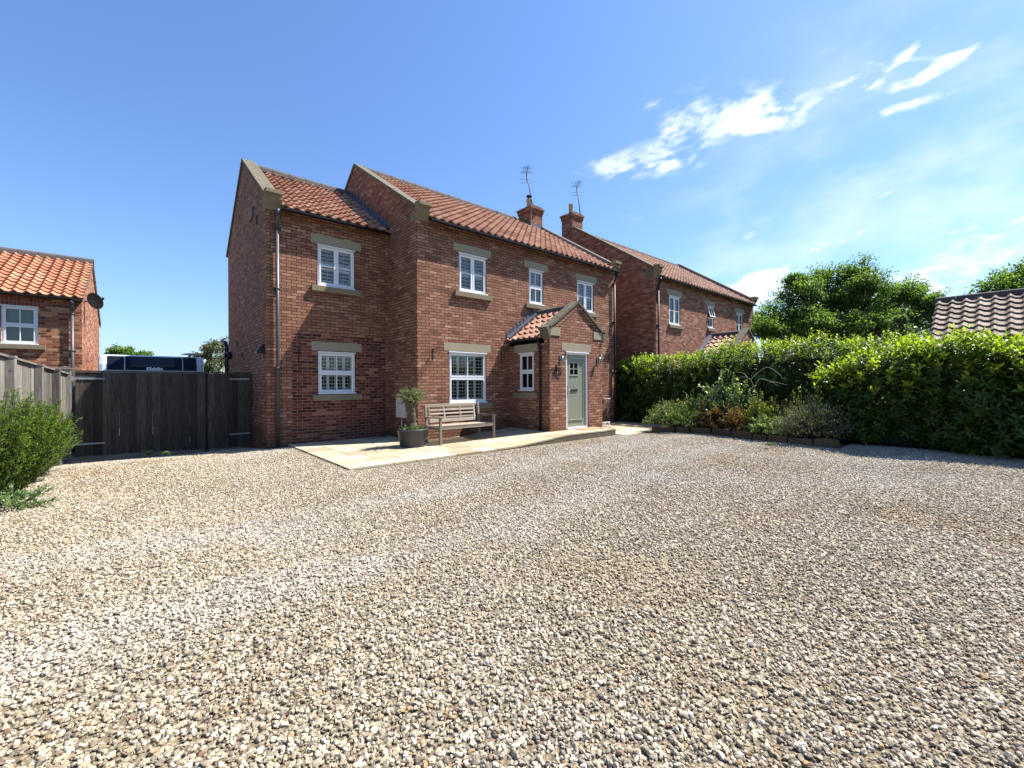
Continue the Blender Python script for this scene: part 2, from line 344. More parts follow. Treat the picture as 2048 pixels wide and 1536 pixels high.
# ------------------------------------------------------------------ foliage helper
LEAF_T = {
 'simple': (np.array([(0, 0, 0), (-.5, .45, .10), (.5, .45, .10), (0, 1, -.06)]), [(0, 2, 3, 1)][:0]+[(0, 3, 1), (0, 2, 3)]),
 'laurel': (np.array([(0, 0, 0), (-.38, .25, .07), (0, .3, 0), (.38, .25, .07), (-.48, .6, .05), (0, .62, -.03), (.48, .6, .05), (0, 1, -.16)]),
            [(0, 2, 1), (0, 3, 2), (1, 2, 5, 4), (2, 3, 6, 5), (4, 5, 7), (5, 6, 7)]),
}
def unit(a): return a/np.maximum(np.linalg.norm(a, axis=1, keepdims=True), 1e-9)
def leaves(name, pos, dirs, length, width, mtl, parent=None, kind='simple', tip=None, nrm=None, extra=None):
    """one mesh of leaf blades: pos (n,3), dirs (n,3) growth direction, per-leaf length and width"""
    n = len(pos); dirs = unit(dirs); tv, tf = LEAF_T[kind]
    if nrm is None: nrm = rng.normal(size=(n, 3))*.6+np.array([0, 0, 1.0])
    x = unit(np.cross(dirs, nrm)); z = np.cross(x, dirs)
    L = np.broadcast_to(np.asarray(length, float), (n,)); W = np.broadcast_to(np.asarray(width, float), (n,))
    V = pos[:, None, :]+x[:, None, :]*(tv[None, :, 0, None]*W[:, None, None])+dirs[:, None, :]*(tv[None, :, 1, None]*L[:, None, None])+z[:, None, :]*(tv[None, :, 2, None]*L[:, None, None])
    k = len(tv); me = bpy.data.meshes.new(name)
    starts = []; cnt = 0; base = []
    for f in tf: starts.append(cnt); base += list(f); cnt += len(f)
    base = np.array(base); li = (base[None, :]+(np.arange(n)*k)[:, None]).ravel()
    st = (np.array(starts)[None, :]+(np.arange(n)*cnt)[:, None]).ravel()
    me.vertices.add(n*k); me.vertices.foreach_set('co', V.astype(np.float32).ravel())
    me.loops.add(len(li)); me.loops.foreach_set('vertex_index', li.astype(np.int32))
    me.polygons.add(len(st)); me.polygons.foreach_set('loop_start', st.astype(np.int32))
    me.update(calc_edges=True); me.validate()
    ca = me.color_attributes.new(name='rnd', type='FLOAT_COLOR', domain='POINT')
    r = rng.random(n); t = np.zeros(n) if tip is None else tip
    col = np.stack([r, t, rng.random(n), np.ones(n)], 1); ca.data.foreach_set('color', np.repeat(col, k, 0).astype(np.float32).ravel())
    me.polygons.foreach_set('use_smooth', np.ones(len(st), bool))
    me.materials.append(mtl); o = bpy.data.objects.new(name, me); COL.objects.link(o)
    if parent is not None: o.parent = parent; o.matrix_parent_inverse = parent.matrix_world.inverted()
    return o
def board_colors(o, ids):
    me = o.data; ca = me.color_attributes.new(name='rnd', type='FLOAT_COLOR', domain='CORNER')
    vals = []; 
    for p, i in zip(me.polygons, ids):
        random.seed(i*7+3); c = (random.random(), random.random(), random.random(), 1); vals += list(c)*p.loop_total
    ca.data.foreach_set('color', vals)

# ------------------------------------------------------------------ ground
def gz(x, y):
    z = 0.0
    if y > 1.2: z -= .09*min(y-1.2, 4)*min(1, max(0, (-1.0-x)/2.0)) 
    return z
def undul(x, y):
    return .018*math.sin(x*.9+1.3*math.sin(y*.5))*math.sin(y*.8+.7)+.010*math.sin(2.3*x+1.1*y)+.008*math.sin(1.1*x-2.9*y+.8)
def gm(x, y):
    e = 0 if (x > -3.0 and y > -2.75 and x < 7) else min(1, max(0, -2.75-y if x > -3.2 else -3.2-x+.2)/1.2)
    return gz(x, y)+undul(x, y)*max(0, min(1, e))*.9-.012
def soil_mat():
    m, T, b = mat('sandy base under gravel'); g = T.new('ShaderNodeNewGeometry').outputs['Position']
    c = T.mix(T.smooth(T.noise(g, .55, 6, .68), .34, .50), T.mix(T.noise(g, 7, 5, .65), (.25, .195, .125), (.36, .295, .20)), (.20, .16, .11))
    vo = T.new('ShaderNodeTexVoronoi'); T.put(vo.inputs['Vector'], g); vo.inputs['Scale'].default_value = 55
    c = T.mix(T.math('MULTIPLY', T.smooth(vo.outputs['Distance'], .1, .7), .6), T.mix(T.math('MULTIPLY', T.noise(g, 90, 2), 1.0), c, T.mix(1, c, (1.35, 1.35, 1.35), 'MULTIPLY')), T.mix(1, c, (.35, .33, .30), 'MULTIPLY'))
    T.put(b.inputs['Base Color'], c); b.inputs['Roughness'].default_value = .95; b.inputs['Specular IOR Level'].default_value = .15
    bump(T, b, T.math('SUBTRACT', 1.0, vo.outputs['Distance']), .7, .012); return m
M_base = soil_mat()
def grass_mat():
    m, T, b = mat('grass'); g = T.new('ShaderNodeNewGeometry').outputs['Position']
    c = T.mix(T.noise(g, .8, 6, .6), (.035, .06, .015), (.08, .11, .03)); T.put(b.inputs['Base Color'], c); b.inputs['Roughness'].default_value = .95
    bump(T, b, T.noise(g, 30, 4), .6, .05); return m
def make_ground():
    g = MB()
    g.face([(-600, -600, -.55), (600, -600, -.55), (600, 600, -.55), (-600, 600, -.55)])
    struct(g.build('grass_land', grass_mat()))
    X = np.arange(-14, 14.01, .25); Y = np.arange(-20, 6.01, .25)
    g = MB()
    for i in range(len(X)-1):
        for j in range(len(Y)-1):
            q = [(X[i], Y[j]), (X[i+1], Y[j]), (X[i+1], Y[j+1]), (X[i], Y[j+1])]
            g.face([(a, b, gm(a, b)) for a, b in q], smooth=True)
    struct(g.build('ground', M_base))
make_ground()

def gravel_mat():
    m, T, b = mat('river gravel'); oi = T.new('ShaderNodeObjectInfo'); g = T.new('ShaderNodeNewGeometry').outputs['Position']
    r = oi.outputs['Random']
    wn = T.new('ShaderNodeTexWhiteNoise', noise_dimensions='1D'); T.put(wn.inputs['W'], T.math('MULTIPLY', r, 917.3))
    c = T.ramp(r, [(0, (.13, .115, .095)), (.07, (.19, .165, .13)), (.22, (.245, .205, .145)), (.5, (.325, .28, .205)), (.72, (.385, .34, .255)), (.88, (.45, .41, .325)), (.96, (.52, .485, .41)), (1, (.58, .555, .50))])
    c = T.mix(T.math('GREATER_THAN', wn.outputs['Value'], .985), c, (.19, .11, .075))
    c = T.mix(T.math('LESS_THAN', wn.outputs['Value'], .025), c, (.30, .205, .11))
    patch = T.noise(g, .42, 4, .6); pale = T.noise(g, .31, 3, .55)
    c = T.mix(T.math('MULTIPLY', T.smooth(patch, .50, .68), .55), c, T.mix(1, c, (.88, .80, .66), 'MULTIPLY'))
    c = T.mix(T.math('MULTIPLY', T.smooth(pale, .52, .66), .42), c, (.40, .385, .35))
    sz = T.new('ShaderNodeSeparateXYZ'); T.put(sz.inputs[0], g)     # cleaner, paler stone thrown up along old wheel tracks
    wv = T.math('ADD', T.math('MULTIPLY', T.math('SINE', T.math('MULTIPLY', sz.outputs[0], .45)), .5), T.math('MULTIPLY', T.noise(g, .8, 3), .9))
    for y0 in (-4.6, -6.3):
        dd = T.math('ABSOLUTE', T.math('SUBTRACT', T.math('SUBTRACT', sz.outputs[1], y0), wv))
        c = T.mix(T.math('MULTIPLY', T.math('SUBTRACT', 1.0, T.smooth(dd, .12, .55)), T.math('MULTIPLY', T.noise(g, 2.5, 4), .6)), c, (.44, .425, .39))
    c = T.mix(T.smooth(sz.outputs[0], -5.0, 1.0), T.mix(1, c, (1.02, .995, .955), 'MULTIPLY'), T.mix(1, c, (1.02, .99, .98), 'MULTIPLY'))
    c = T.mix(T.noise(g, 120, 3, .6), T.mix(1, c, (.86, .85, .84), 'MULTIPLY'), T.mix(1, c, (1.1, 1.1, 1.1), 'MULTIPLY'))
    T.put(b.inputs['Base Color'], c); b.inputs['Roughness'].default_value = .75; b.inputs['Specular IOR Level'].default_value = .3
    bump(T, b, T.noise(g, 160, 3), .3, .003); return m
M_gravel = gravel_mat()
def in_patio(x, y):
    if -2.60 < x < 5.0 and y > -2.43: return True
    if 4.9 < x < 8.6 and y > -2.7-(x-4.95)*.2: return True
    return False
def edge_x(y):  # front line of the planting bed
    P = [(-12, 6.4), (-8.2, 6.3), (-6.9, 6.15), (-5.7, 6.45), (-4.0, 6.85), (-3.2, 6.6), (-2.7, 6.05)]
    return float(np.interp(y, [p[0] for p in P], [p[1] for p in P]))
def make_gravel():
    g = MB(); s = .25
    for i in range(-30, 34):
        for j in range(-56, 24):
            x, y = i*s, j*s; cx, cy = x+s/2, y+s/2
            if y < -9.614+0: pass
            d = Vector((cx, cy, 0))-CAM; f = d.dot(FW)
            if f < 1.15: continue
            u = d.dot(RT)/f
            if abs(u) > 1.32: continue
            if in_patio(cx, cy) or (cx > -3.05 and cy > 1.6) or cy > 3.45: continue
            if cx > edge_x(cy)+(.08 if cy > -7.2 else 1.0): continue
            if cx < -6.75-(.0935*(3.4-cy))+.3: continue
            g.face([(x, y, gm(x, y)), (x+s, y, gm(x+s, y)), (x+s, y+s, gm(x+s, y+s)), (x, y+s, gm(x, y+s))])
    o = g.build('gravel', M_gravel, weld=True); o['kind'] = 'stuff'
    import bmesh
    nt = bpy.data.node_groups.new('gravel stones', 'GeometryNodeTree')
    nt.interface.new_socket('Geometry', in_out='INPUT', socket_type='NodeSocketGeometry'); nt.interface.new_socket('Geometry', in_out='OUTPUT', socket_type='NodeSocketGeometry')
    N = nt.nodes; L = nt.links; gi = N.new('NodeGroupInput'); go = N.new('NodeGroupOutput')
    dp = N.new('GeometryNodeDistributePointsOnFaces'); dp.distribute_method = 'RANDOM'; 
    # worn places where the fines show through, and wheel tracks
    po = N.new('GeometryNodeInputPosition'); n1 = N.new('ShaderNodeTexNoise'); n1.inputs['Scale'].default_value = .55; n1.inputs['Detail'].default_value = 6; n1.inputs['Roughness'].default_value = .68; L.new(po.outputs[0], n1.inputs['Vector'])
    mr = N.new('ShaderNodeMapRange'); mr.inputs[1].default_value = .34; mr.inputs[2].default_value = .52; mr.inputs[3].default_value = GRAVEL*.30; mr.inputs[4].default_value = GRAVEL; L.new(n1.outputs['Fac'], mr.inputs[0]); L.new(mr.outputs[0], dp.inputs['Density'])

    dp.inputs['Seed'].default_value = 3
    L.new(gi.outputs[0], dp.inputs['Mesh'])
    jn = N.new('GeometryNodeJoinGeometry')
    for k in range(9):
        ic = N.new('GeometryNodeMeshIcoSphere'); ic.inputs['Radius'].default_value = 1; ic.inputs['Subdivisions'].default_value = 3
        sp = N.new('GeometryNodeSetPosition'); po = N.new('GeometryNodeInputPosition')
        no = N.new('ShaderNodeTexNoise'); no.noise_dimensions = '4D'; no.inputs['Scale'].default_value = .75; no.inputs['W'].default_value = k*3.7; no.inputs['Detail'].default_value = 1.5
        L.new(po.outputs[0], no.inputs['Vector'])
        sb = N.new('ShaderNodeVectorMath'); sb.operation = 'SUBTRACT'; sb.inputs[1].default_value = (.5, .5, .5); L.new(no.outputs['Color'], sb.inputs[0])
        sc = N.new('ShaderNodeVectorMath'); sc.operation = 'SCALE'; sc.inputs['Scale'].default_value = 1.9; L.new(sb.outputs[0], sc.inputs[0])
        L.new(ic.outputs['Mesh'], sp.inputs['Geometry']); L.new(sc.outputs[0], sp.inputs['Offset'])
        ss = N.new('GeometryNodeSetShadeSmooth'); L.new(sp.outputs[0], ss.inputs[0])
        tf = N.new('GeometryNodeTransform'); tf.inputs['Scale'].default_value = (1, .62+.05*(k % 5), .50+.07*(k % 4)); L.new(ss.outputs[0], tf.inputs['Geometry'])
        sm = N.new('GeometryNodeSetMaterial'); sm.inputs['Material'].default_value = M_gravel; L.new(tf.outputs[0], sm.inputs[0])
        gi2 = N.new('GeometryNodeGeometryToInstance'); L.new(sm.outputs[0], gi2.inputs[0]); L.new(gi2.outputs[0], jn.inputs[0])
    ip = N.new('GeometryNodeInstanceOnPoints'); ip.inputs['Pick Instance'].default_value = True
    L.new(dp.outputs['Points'], ip.inputs['Points']); L.new(jn.outputs[0], ip.inputs['Instance'])
    ri = N.new('FunctionNodeRandomValue'); ri.data_type = 'INT'; ri.inputs[4].default_value = 0; ri.inputs[5].default_value = 8; ri.inputs['Seed'].default_value = 5; L.new(ri.outputs[2], ip.inputs['Instance Index'])
    rr = N.new('FunctionNodeRandomValue'); rr.data_type = 'FLOAT_VECTOR'; rr.inputs[0].default_value = (-.45, -.45, 0); rr.inputs[1].default_value = (.45, .45, 6.283); L.new(rr.outputs[0], ip.inputs['Rotation'])
    rs = N.new('FunctionNodeRandomValue'); rs.data_type = 'FLOAT'; rs.inputs[2].default_value = 0; rs.inputs[3].default_value = 1; rs.inputs['Seed'].default_value = 9
    pw = N.new('ShaderNodeMath'); pw.operation = 'POWER'; pw.inputs[1].default_value = 2.2; L.new(rs.outputs[1], pw.inputs[0])
    ma = N.new('ShaderNodeMath'); ma.operation = 'MULTIPLY_ADD'; ma.inputs[1].default_value = .0112; ma.inputs[2].default_value = .0054; L.new(pw.outputs[0], ma.inputs[0]); L.new(ma.outputs[0], ip.inputs['Scale'])
    sp = N.new('GeometryNodeSetPosition'); rz = N.new('FunctionNodeRandomValue'); rz.data_type = 'FLOAT_VECTOR'; rz.inputs[0].default_value = (0, 0, 0); rz.inputs[1].default_value = (0, 0, .012); rz.inputs['Seed'].default_value = 12
    L.new(ip.outputs[0], sp.inputs[0]); L.new(rz.outputs[0], sp.inputs['Offset']); L.new(sp.outputs[0], go.inputs[0])
    md = o.modifiers.new('stones', 'NODES'); md.node_group = nt
GRAVEL = 5000
make_gravel()

# ------------------------------------------------------------------ paving
def slab_mat():
    m, T, b = mat('yellow sandstone paving'); g = T.new('ShaderNodeNewGeometry').outputs['Position']
    vc = T.new('ShaderNodeVertexColor'); vc.layer_name = 'rnd'; sp = T.new('ShaderNodeSeparateColor'); T.put(sp.inputs[0], vc.outputs[0])
    c = T.ramp(sp.outputs[0], [(0, (.29, .24, .165)), (.35, (.40, .34, .235)), (.7, (.47, .42, .31)), (1, (.42, .31, .185))])
    c = T.mix(T.math('MULTIPLY', T.smooth(T.noise(g, 2.2, 6, .7), .45, .7), .45), c, (.38, .26, .125))
    c = T.mix(T.math('MULTIPLY', T.smooth(T.noise(g, 5, 6, .7), .56, .72), .45), c, (.17, .15, .105))
    T.put(b.inputs['Base Color'], c); b.inputs['Roughness'].default_value = .85; b.inputs['Specular IOR Level'].default_value = .2
    bump(T, b, T.noise(g, 14, 5), .3, .006); return m
M_slab = slab_mat()
def pz(x): return float(np.interp(x, [-2.6, -.3, 1.3, 3.0, 5], [.03, .03, .045, .165, .165]))
def pave(name, regions, zf, seed, thick=.035):
    """regions: (x0,x1,y0,y1) rectangles laid with random rectangular slabs"""
    rnd = random.Random(seed); g = MB(); ids = []; k = 0
    for (x0, x1, y0, y1) in regions:
        y = y0
        while y < y1-.01:
            h = rnd.choice([.3, .45, .6, .6]); h = min(h, y1-y)
            if y1-(y+h) < .15: h = y1-y
            x = x0 - rnd.random()*.3
            while x < x1-.01:
                ln = rnd.choice([.45, .6, .6, .9]); a, b_ = max(x, x0), min(x+ln, x1)
                if x1-b_ < .12: b_ = x1
                if b_-a > .03:
                    k += 1; q = .008; dz = rnd.uniform(-.002, .002)
                    P = [(a+q, y+q), (b_-q, y+q), (b_-q, y+h-q), (a+q, y+h-q)]
                    T_ = [(px, py, zf(px)+dz) for px, py in P]; B_ = [(px, py, zf(px)+dz-thick) for px, py in P]
                    g.face(T_); ids.append(k)
                    for i in range(4): g.face([B_[i], B_[(i+1) % 4], T_[(i+1) % 4], T_[i]]); ids.append(k)
                x = b_ if b_ > x else x+.1
                if b_ >= x1: break
            y += h
    o = g.build(name, M_slab); board_colors(o, ids); return struct(o)
EXY, PX0, PX1, PY = 1.639, 3.031, 5.28, -1.641
pave('paving', [(-2.57, 3.02, -2.40, -1.66), (3.02, 4.93, -2.40, -1.66), (-2.57, 0.0, -1.66, 1.63), (0.0, 3.02, -1.66, -.01)], pz, 4)
pave('path', [(4.95, 8.45, -2.45, -.02), (5.2, 8.45, -.02, .0+0.0) if False else (4.95, 6.0, -2.70, -2.45)], lambda x: .012, 9)
g = MB()   # bed of mortar and the walled edge under the paving
for x0, x1 in zip(np.linspace(-2.55, 4.90, 16)[:-1], np.linspace(-2.55, 4.90, 16)[1:]):
    P0 = [(x0, -2.385, -.2), (x1, -2.385, -.2), (x1, -2.385, pz(x1)-.012), (x0, -2.385, pz(x0)-.012)]; g.face(P0)
    g.face([(x0, -2.385, pz(x0)-.012), (x1, -2.385, pz(x1)-.012), (x1, 1.63 if x1 <= 0 else .0, pz(x1)-.012), (x0, 1.63 if x1 <= 0 else .0, pz(x0)-.012)])
g.face([(4.90, -2.385, -.2), (4.90, 0, -.2), (4.90, 0, .15), (4.90, -2.385, .15)]); g.face([(-2.55, -2.385, -.2), (-2.55, 1.63, -.2), (-2.55, 1.63, .018), (-2.55, -2.385, .018)])
g.face([(4.9, -2.68, -.006), (8.6, -2.68, -.006), (8.6, 0, -.006), (4.9, 0, -.006)])
struct(g.build('paving_bed', stone_mat('mossy riser stone', (.13, .105, .07), (.25, .205, .145), .7, (.045, .05, .02))))
g = MB(); pts = [(y, edge_x(y)+(.14 if y > -7.2 else .8)) for y in np.linspace(-12, -2.72, 30)]
for (ya, xa), (yb, xb) in zip(pts[:-1], pts[1:]): g.face([(xa, ya, .12), (9.3, ya, .2), (9.3, yb, .2), (xb, yb, .12)])
g.face([(8.46, -2.75, .12), (9.3, -2.75, .2), (9.3, 1.2, .1), (8.46, 1.2, .02)])
struct(g.build('soil', plain('dark soil', (.035, .025, .018), .95, var=.4, nscale=20, bst=.8)))

# ------------------------------------------------------------------ house builders
def wall_grid(g, P, u0, u1, z0, z1, holes, depth=.1, mi=lambda u, z: 0, cuts_u=(), cuts_z=()):
    """P(u, w, z) -> point, w outward; holes are (u0,u1,z0,z1) with reveals going inward"""
    us = sorted({u0, u1, *cuts_u, *[h[0] for h in holes], *[h[1] for h in holes]}); zs = sorted({z0, z1, *cuts_z, *[h[2] for h in holes], *[h[3] for h in holes]})
    for a, b in zip(us[:-1], us[1:]):
        for c, d in zip(zs[:-1], zs[1:]):
            mu, mz = (a+b)/2, (c+d)/2
            if any(h[0] < mu < h[1] and h[2] < mz < h[3] for h in holes): continue
            g.face([P(a, 0, c), P(b, 0, c), P(b, 0, d), P(a, 0, d)], mi(mu, mz))
    for (a, b, c, d) in holes:
        m_ = mi((a+b)/2, (c+d)/2)
        for q in ([(a, c), (b, c)], [(b, c), (b, d)], [(b, d), (a, d)], [(a, d), (a, c)]):
            (ua, za), (ub, zb) = q
            g.face([P(ua, 0, za), P(ub, 0, zb), P(ub, -depth, zb), P(ua, -depth, za)], m_)
def lbox(g, P, u0, u1, w0, w1, z0, z1, mi=0):
    Q = [Vector(P(u, w_, z)) for z in (z0, z1) for w_ in (w1, w0) for u in (u0, u1)]
    for q in ((0, 1, 5, 4), (1, 3, 7, 5), (3, 2, 6, 7), (2, 0, 4, 6), (4, 5, 7, 6), (2, 3, 1, 0)): g.face([Q[i] for i in q], mi)
def roof_sheet(g, org, ax, dn, n, length, slope_len, tw=.245, th=.30, mi=0, amp=.034, u_off=0):
    """pantiles: org = lower corner, ax = unit along eave, dn = unit up the slope, n = normal"""
    org, ax, dn, n = Vector(org), Vector(ax), Vector(dn), Vector(n)
    cols = max(1, round(length/tw)); tw = length/cols; rows = max(1, round(slope_len/th)); th = slope_len/rows; S = 8
    def prof(t):
        return amp*(math.cos(2*math.pi*(t-.28)) + .28*math.cos(4*math.pi*(t-.28)+.4))
    rnd = random.Random(int(length*100)+rows)
    for r in range(rows):
        for c in range(cols):
            j = rnd.uniform(-.004, .006); j2 = rnd.uniform(-.004, .004)
            for s in range(S):
                ta, tb = s/S, (s+1)/S; ua, ub = (c+ta)*tw, (c+tb)*tw
                ha, hb = prof(ta), prof(tb); lo, hi = .056+j, .004
                v0 = r*th+j2-.02; v1 = (r+1)*th+.01
                A = org+ax*ua+dn*v0+n*(ha+lo); B = org+ax*ub+dn*v0+n*(hb+lo); C_ = org+ax*ub+dn*v1+n*(hb+hi); D = org+ax*ua+dn*v1+n*(ha+hi)
                k = (c+.5, r+.5)
                g.face([A, B, C_, D], mi, uv=[(c+ta*.98+.01+u_off, r+.02), (c+tb*.98+.01+u_off, r+.02), (c+tb*.98+.01+u_off, r+.9), (c+ta*.98+.01+u_off, r+.9)], smooth=False)
                A2 = A-n*.045; B2 = B-n*.045
                g.face([A2, B2, B, A], mi, uv=[(c+.5+u_off, r+.5)]*4)
def ridge_tiles(g, p0, p1, r=.12, mi=0):
    p0, p1 = Vector(p0), Vector(p1); d = (p1-p0); L = d.length; d.normalize(); side = d.cross(Vector((0, 0, 1))).normalized(); n = max(1, round(L/.45))
    for k in range(n):
        a = p0+d*(L*k/n); b = p0+d*(L*(k+1)/n-.012)
        for s in range(8):
            t0, t1 = math.pi*s/8-.15*(s == 0), math.pi*(s+1)/8+.15*(s == 7)
            f = lambda t, rr: side*math.cos(t)*rr+Vector((0, 0, 1))*math.sin(t)*rr*.9
            g.face([a+f(t0, r), a+f(t1, r), b+f(t1, r*.95), b+f(t0, r*.95)], mi, smooth=True)
        lo = Vector((0, 0, -.09))
        for sg in (1, -1): g.face([a+side*r*sg, b+side*r*sg, b+side*r*sg*1.1+lo, a+side*r*sg*1.1+lo], mi)
        g.face([a+side*r, a+Vector((0, 0, r*.9)), a-side*r], mi)
def shutter(P, u0, u1, z0, z1, panels, parent, w=-.108, pitch=.092, tilt=.15):
    g = MB(); n = panels; pw = (u1-u0)/n; st = .032
    for k in range(n):
        a, b = u0+k*pw+.003, u0+(k+1)*pw-.003
        lbox(g, P, a, a+st, w-.025, w, z0, z1); lbox(g, P, b-st, b, w-.025, w, z0, z1)
        lbox(g, P, a+st, b-st, w-.024, w-.001, z0, z0+.075); lbox(g, P, a+st, b-st, w-.024, w-.001, z1-.055, z1)
        m = int((z1-z0-.13)/pitch); zz = z0+.075+(z1-z0-.13-m*pitch)/2
        for i in range(m+1):
            zc = zz+i*pitch; h = .026; dx = .03
            Q = [P(a+st, w-.012-dx, zc-h*tilt*2), P(b-st, w-.012-dx, zc-h*tilt*2), P(b-st, w-.012+dx, zc+h*tilt*2), P(a+st, w-.012+dx, zc+h*tilt*2)]
            up = [Vector(p)+Vector((0, 0, .009)) for p in Q]; Q = [Vector(p) for p in Q]
            g.face(Q); g.face(up); g.face([Q[3], Q[2], up[2], up[3]]); g.face([Q[1], Q[0], up[0], up[1]])
        lbox(g, P, (a+b)/2-.004, (a+b)/2+.004, w+.012, w+.018, z0+.1, z1-.09)
    return g.build('shutter', M_shut, parent)
def window(parent, P, u0, u1, z0, z1, style, shut=None, tilt=.3, sill=None, rec=.035, ajar=False, label=None):
    g = MB(); fw = .042; W0, W1 = -rec-.055, -rec
    lbox(g, P, u0, u0+fw, W0, W1, z0, z1); lbox(g, P, u1-fw, u1, W0, W1, z0, z1)
    lbox(g, P, u0+fw, u1-fw, W0, W1, z1-fw, z1); lbox(g, P, u0+fw, u1-fw, W0, W1, z0, z0+fw)
    lbox(g, P, u0-.012, u1+.012, -rec+.001, .022, z1-.014, z1+.014)         # head trim
    lbox(g, P, u0-.012, u1+.012, -rec+.001, .045, z0-.012, z0+.016)         # cill nosing
    a, b, c, d = u0+fw, u1-fw, z0+fw, z1-fw; mu, mz = (a+b)/2, (c+d)/2; panes = []; bars = []
    def sash(a, b, c, d, sw=.045, split=None):
        lbox(g, P, a, a+sw, W0+.01, W1+.010, c, d); lbox(g, P, b-sw, b, W0+.01, W1+.010, c, d)
        lbox(g, P, a+sw, b-sw, W0+.01, W1+.010, c, c+sw); lbox(g, P, a+sw, b-sw, W0+.01, W1+.010, d-sw, d)
        panes.append((a+sw, b-sw, c+sw, d-sw))
        if split == 'h': lbox(g, P, a+sw, b-sw, W0+.02, W1+.002, (c+d)/2-.012, (c+d)/2+.012)
        if split == 'v': lbox(g, P, (a+b)/2-.012, (a+b)/2+.012, W0+.02, W1+.002, c+sw, d-sw)
    if style == 'casement':
        lbox(g, P, mu-.012, mu+.012, W0, W1, c, d); sash(a, mu-.012, c, d, split='h'); sash(mu+.012, b, c, d, split='h')
    else:
        lbox(g, P, a, b, W0, W1, mz-.012, mz+.012); sash(a, b, c, mz-.012, split='v')
        if not ajar: sash(a, b, mz+.012, d, split='v')
    o = g.build('window', M_white, parent, bevel=.003)
    if label: o['label'] = label
    if ajar:   # top sash pushed out from its foot
        g = MB(); M4 = None; h = d-mz-.012; n_ = 1
        def P2(u, w_, z, P=P):
            t = (d-z)/h; return P(u, w_+.11*t, z)
        ga = g
        for (p, q, r_, s_) in ((a, a+.045, mz+.012, d), (b-.045, b, mz+.012, d), (a+.045, b-.045, mz+.012, mz+.057), (a+.045, b-.045, d-.045, d), (mu-.012, mu+.012, mz+.057, d-.045)):
            lbox(ga, P2, p, q, -.05, -.01, r_, s_)
        ga.build('opening_sash', M_white, o)
        gg = MB(); gg.face([P2(a+.04, -.03, mz+.05), P2(b-.04, -.03, mz+.05), P2(b-.04, -.03, d-.04), P2(a+.04, -.03, d-.04)]); gg.build('pane', M_glass, o)
    gg = MB()
    for (p, q, r_, s_) in panes: gg.face([P(p, W0+.03, r_), P(q, W0+.03, r_), P(q, W0+.03, s_), P(p, W0+.03, s_)])
    gg.build('pane', M_glass, o)
    if shut:
        shutter(P, a+.02, b-.02, mz+.01, d+.0, shut, o, tilt=tilt); shutter(P, a+.02, b-.02, c+.0, mz-.01, shut, o, tilt=tilt)
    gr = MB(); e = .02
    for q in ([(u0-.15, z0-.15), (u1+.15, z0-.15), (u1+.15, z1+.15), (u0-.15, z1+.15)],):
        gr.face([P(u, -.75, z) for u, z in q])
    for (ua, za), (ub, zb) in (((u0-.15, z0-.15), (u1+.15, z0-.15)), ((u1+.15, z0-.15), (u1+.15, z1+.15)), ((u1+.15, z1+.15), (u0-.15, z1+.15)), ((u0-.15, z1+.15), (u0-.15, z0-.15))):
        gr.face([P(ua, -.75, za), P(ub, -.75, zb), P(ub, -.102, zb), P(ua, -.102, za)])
    gr.build('dark_backing_box', M_dark, o)  # dark box behind the window; room gloom is painted on it
    if sill:
        gs = MB(); lbox(gs, P, sill[0], sill[1], -.03, .075, sill[2], sill[3]); gs.build('stone_sill', M_sill, o, bevel=.006)
    return o
def lintel(parent, P, u0, u1, z0, z1, m=None, proud=.006):
    g = MB(); lbox(g, P, u0, u1, -.06, proud, z0, z1); return g.build('lintel', m or M_lintel, parent, bevel=.004)
def kneeler(parent, x0, x1, yf, z, s=1.0, sgn=-1, side_block=True, axis='x'):
    """moulded corbel stone at the foot of a coping; yf = wall face"""
    K = [(0, -.42), (-.03, -.42), (-.05, -.34), (-.11, -.25), (-.17, -.19), (-.17, -.10), (-.25, -.09), (-.25, .005), (.02, .03), (.30, .20), (.30, .02), (.0, -.15)]
    K = [(0.0, -.42), (-.03, -.42), (-.05, -.34), (-.11, -.25), (-.17, -.19), (-.17, -.10), (-.25, -.09), (-.25, .005), (.0, .03)]
    g = MB(); g.prism([(yf+p[0]*s*(1 if sgn < 0 else -1), z+p[1]*s) for p in K], x0, x1, axis)
    return g.build('kneeler_stone', M_sill, parent, bevel=.008)
def pipe(parent, pts, r=.034, m=None, name='downpipe', clips=()):
    g = MB(); g.tube(pts, r, 10)
    for (c, d) in clips: g.tube([Vector(c)-Vector(d)*.03, Vector(c)+Vector(d)*.03], r*1.35, 10)
    return g.build(name, m or M_black, parent)
def gutter(parent, p0, p1, r=.058):
    g = MB(); p0, p1 = Vector(p0), Vector(p1); d = (p1-p0).normalized(); side = d.cross(Vector((0, 0, 1))); n = 10
    def f(t, rr): return side*math.cos(t)*rr-Vector((0, 0, 1))*math.sin(t)*rr
    for s in range(n):
        a, b = math.pi*s/n, math.pi*(s+1)/n
        g.face([p0+f(a, r), p0+f(b, r), p1+f(b, r), p1+f(a, r)], smooth=True); g.face([p0+f(a, r-.006), p0+f(b, r-.006), p1+f(b, r-.006), p1+f(a, r-.006)])
    for e in (p0, p1): g.face([e+f(math.pi*s/n, r) for s in range(n+1)])
    L = (p1-p0).length; k = 0.5
    while k < L:
        c = p0+d*k; g.tube([c+f(math.pi*s/6, r+.004) for s in range(7)], .008, 5); k += .95
    return g.build('gutter', M_black, parent)
def PF(y): return lambda u, w_, z: (u, y-w_, z)          # wall facing -Y
def PL(x): return lambda u, w_, z: (x-w_, -u, z)         # wall facing -X, u runs along -Y
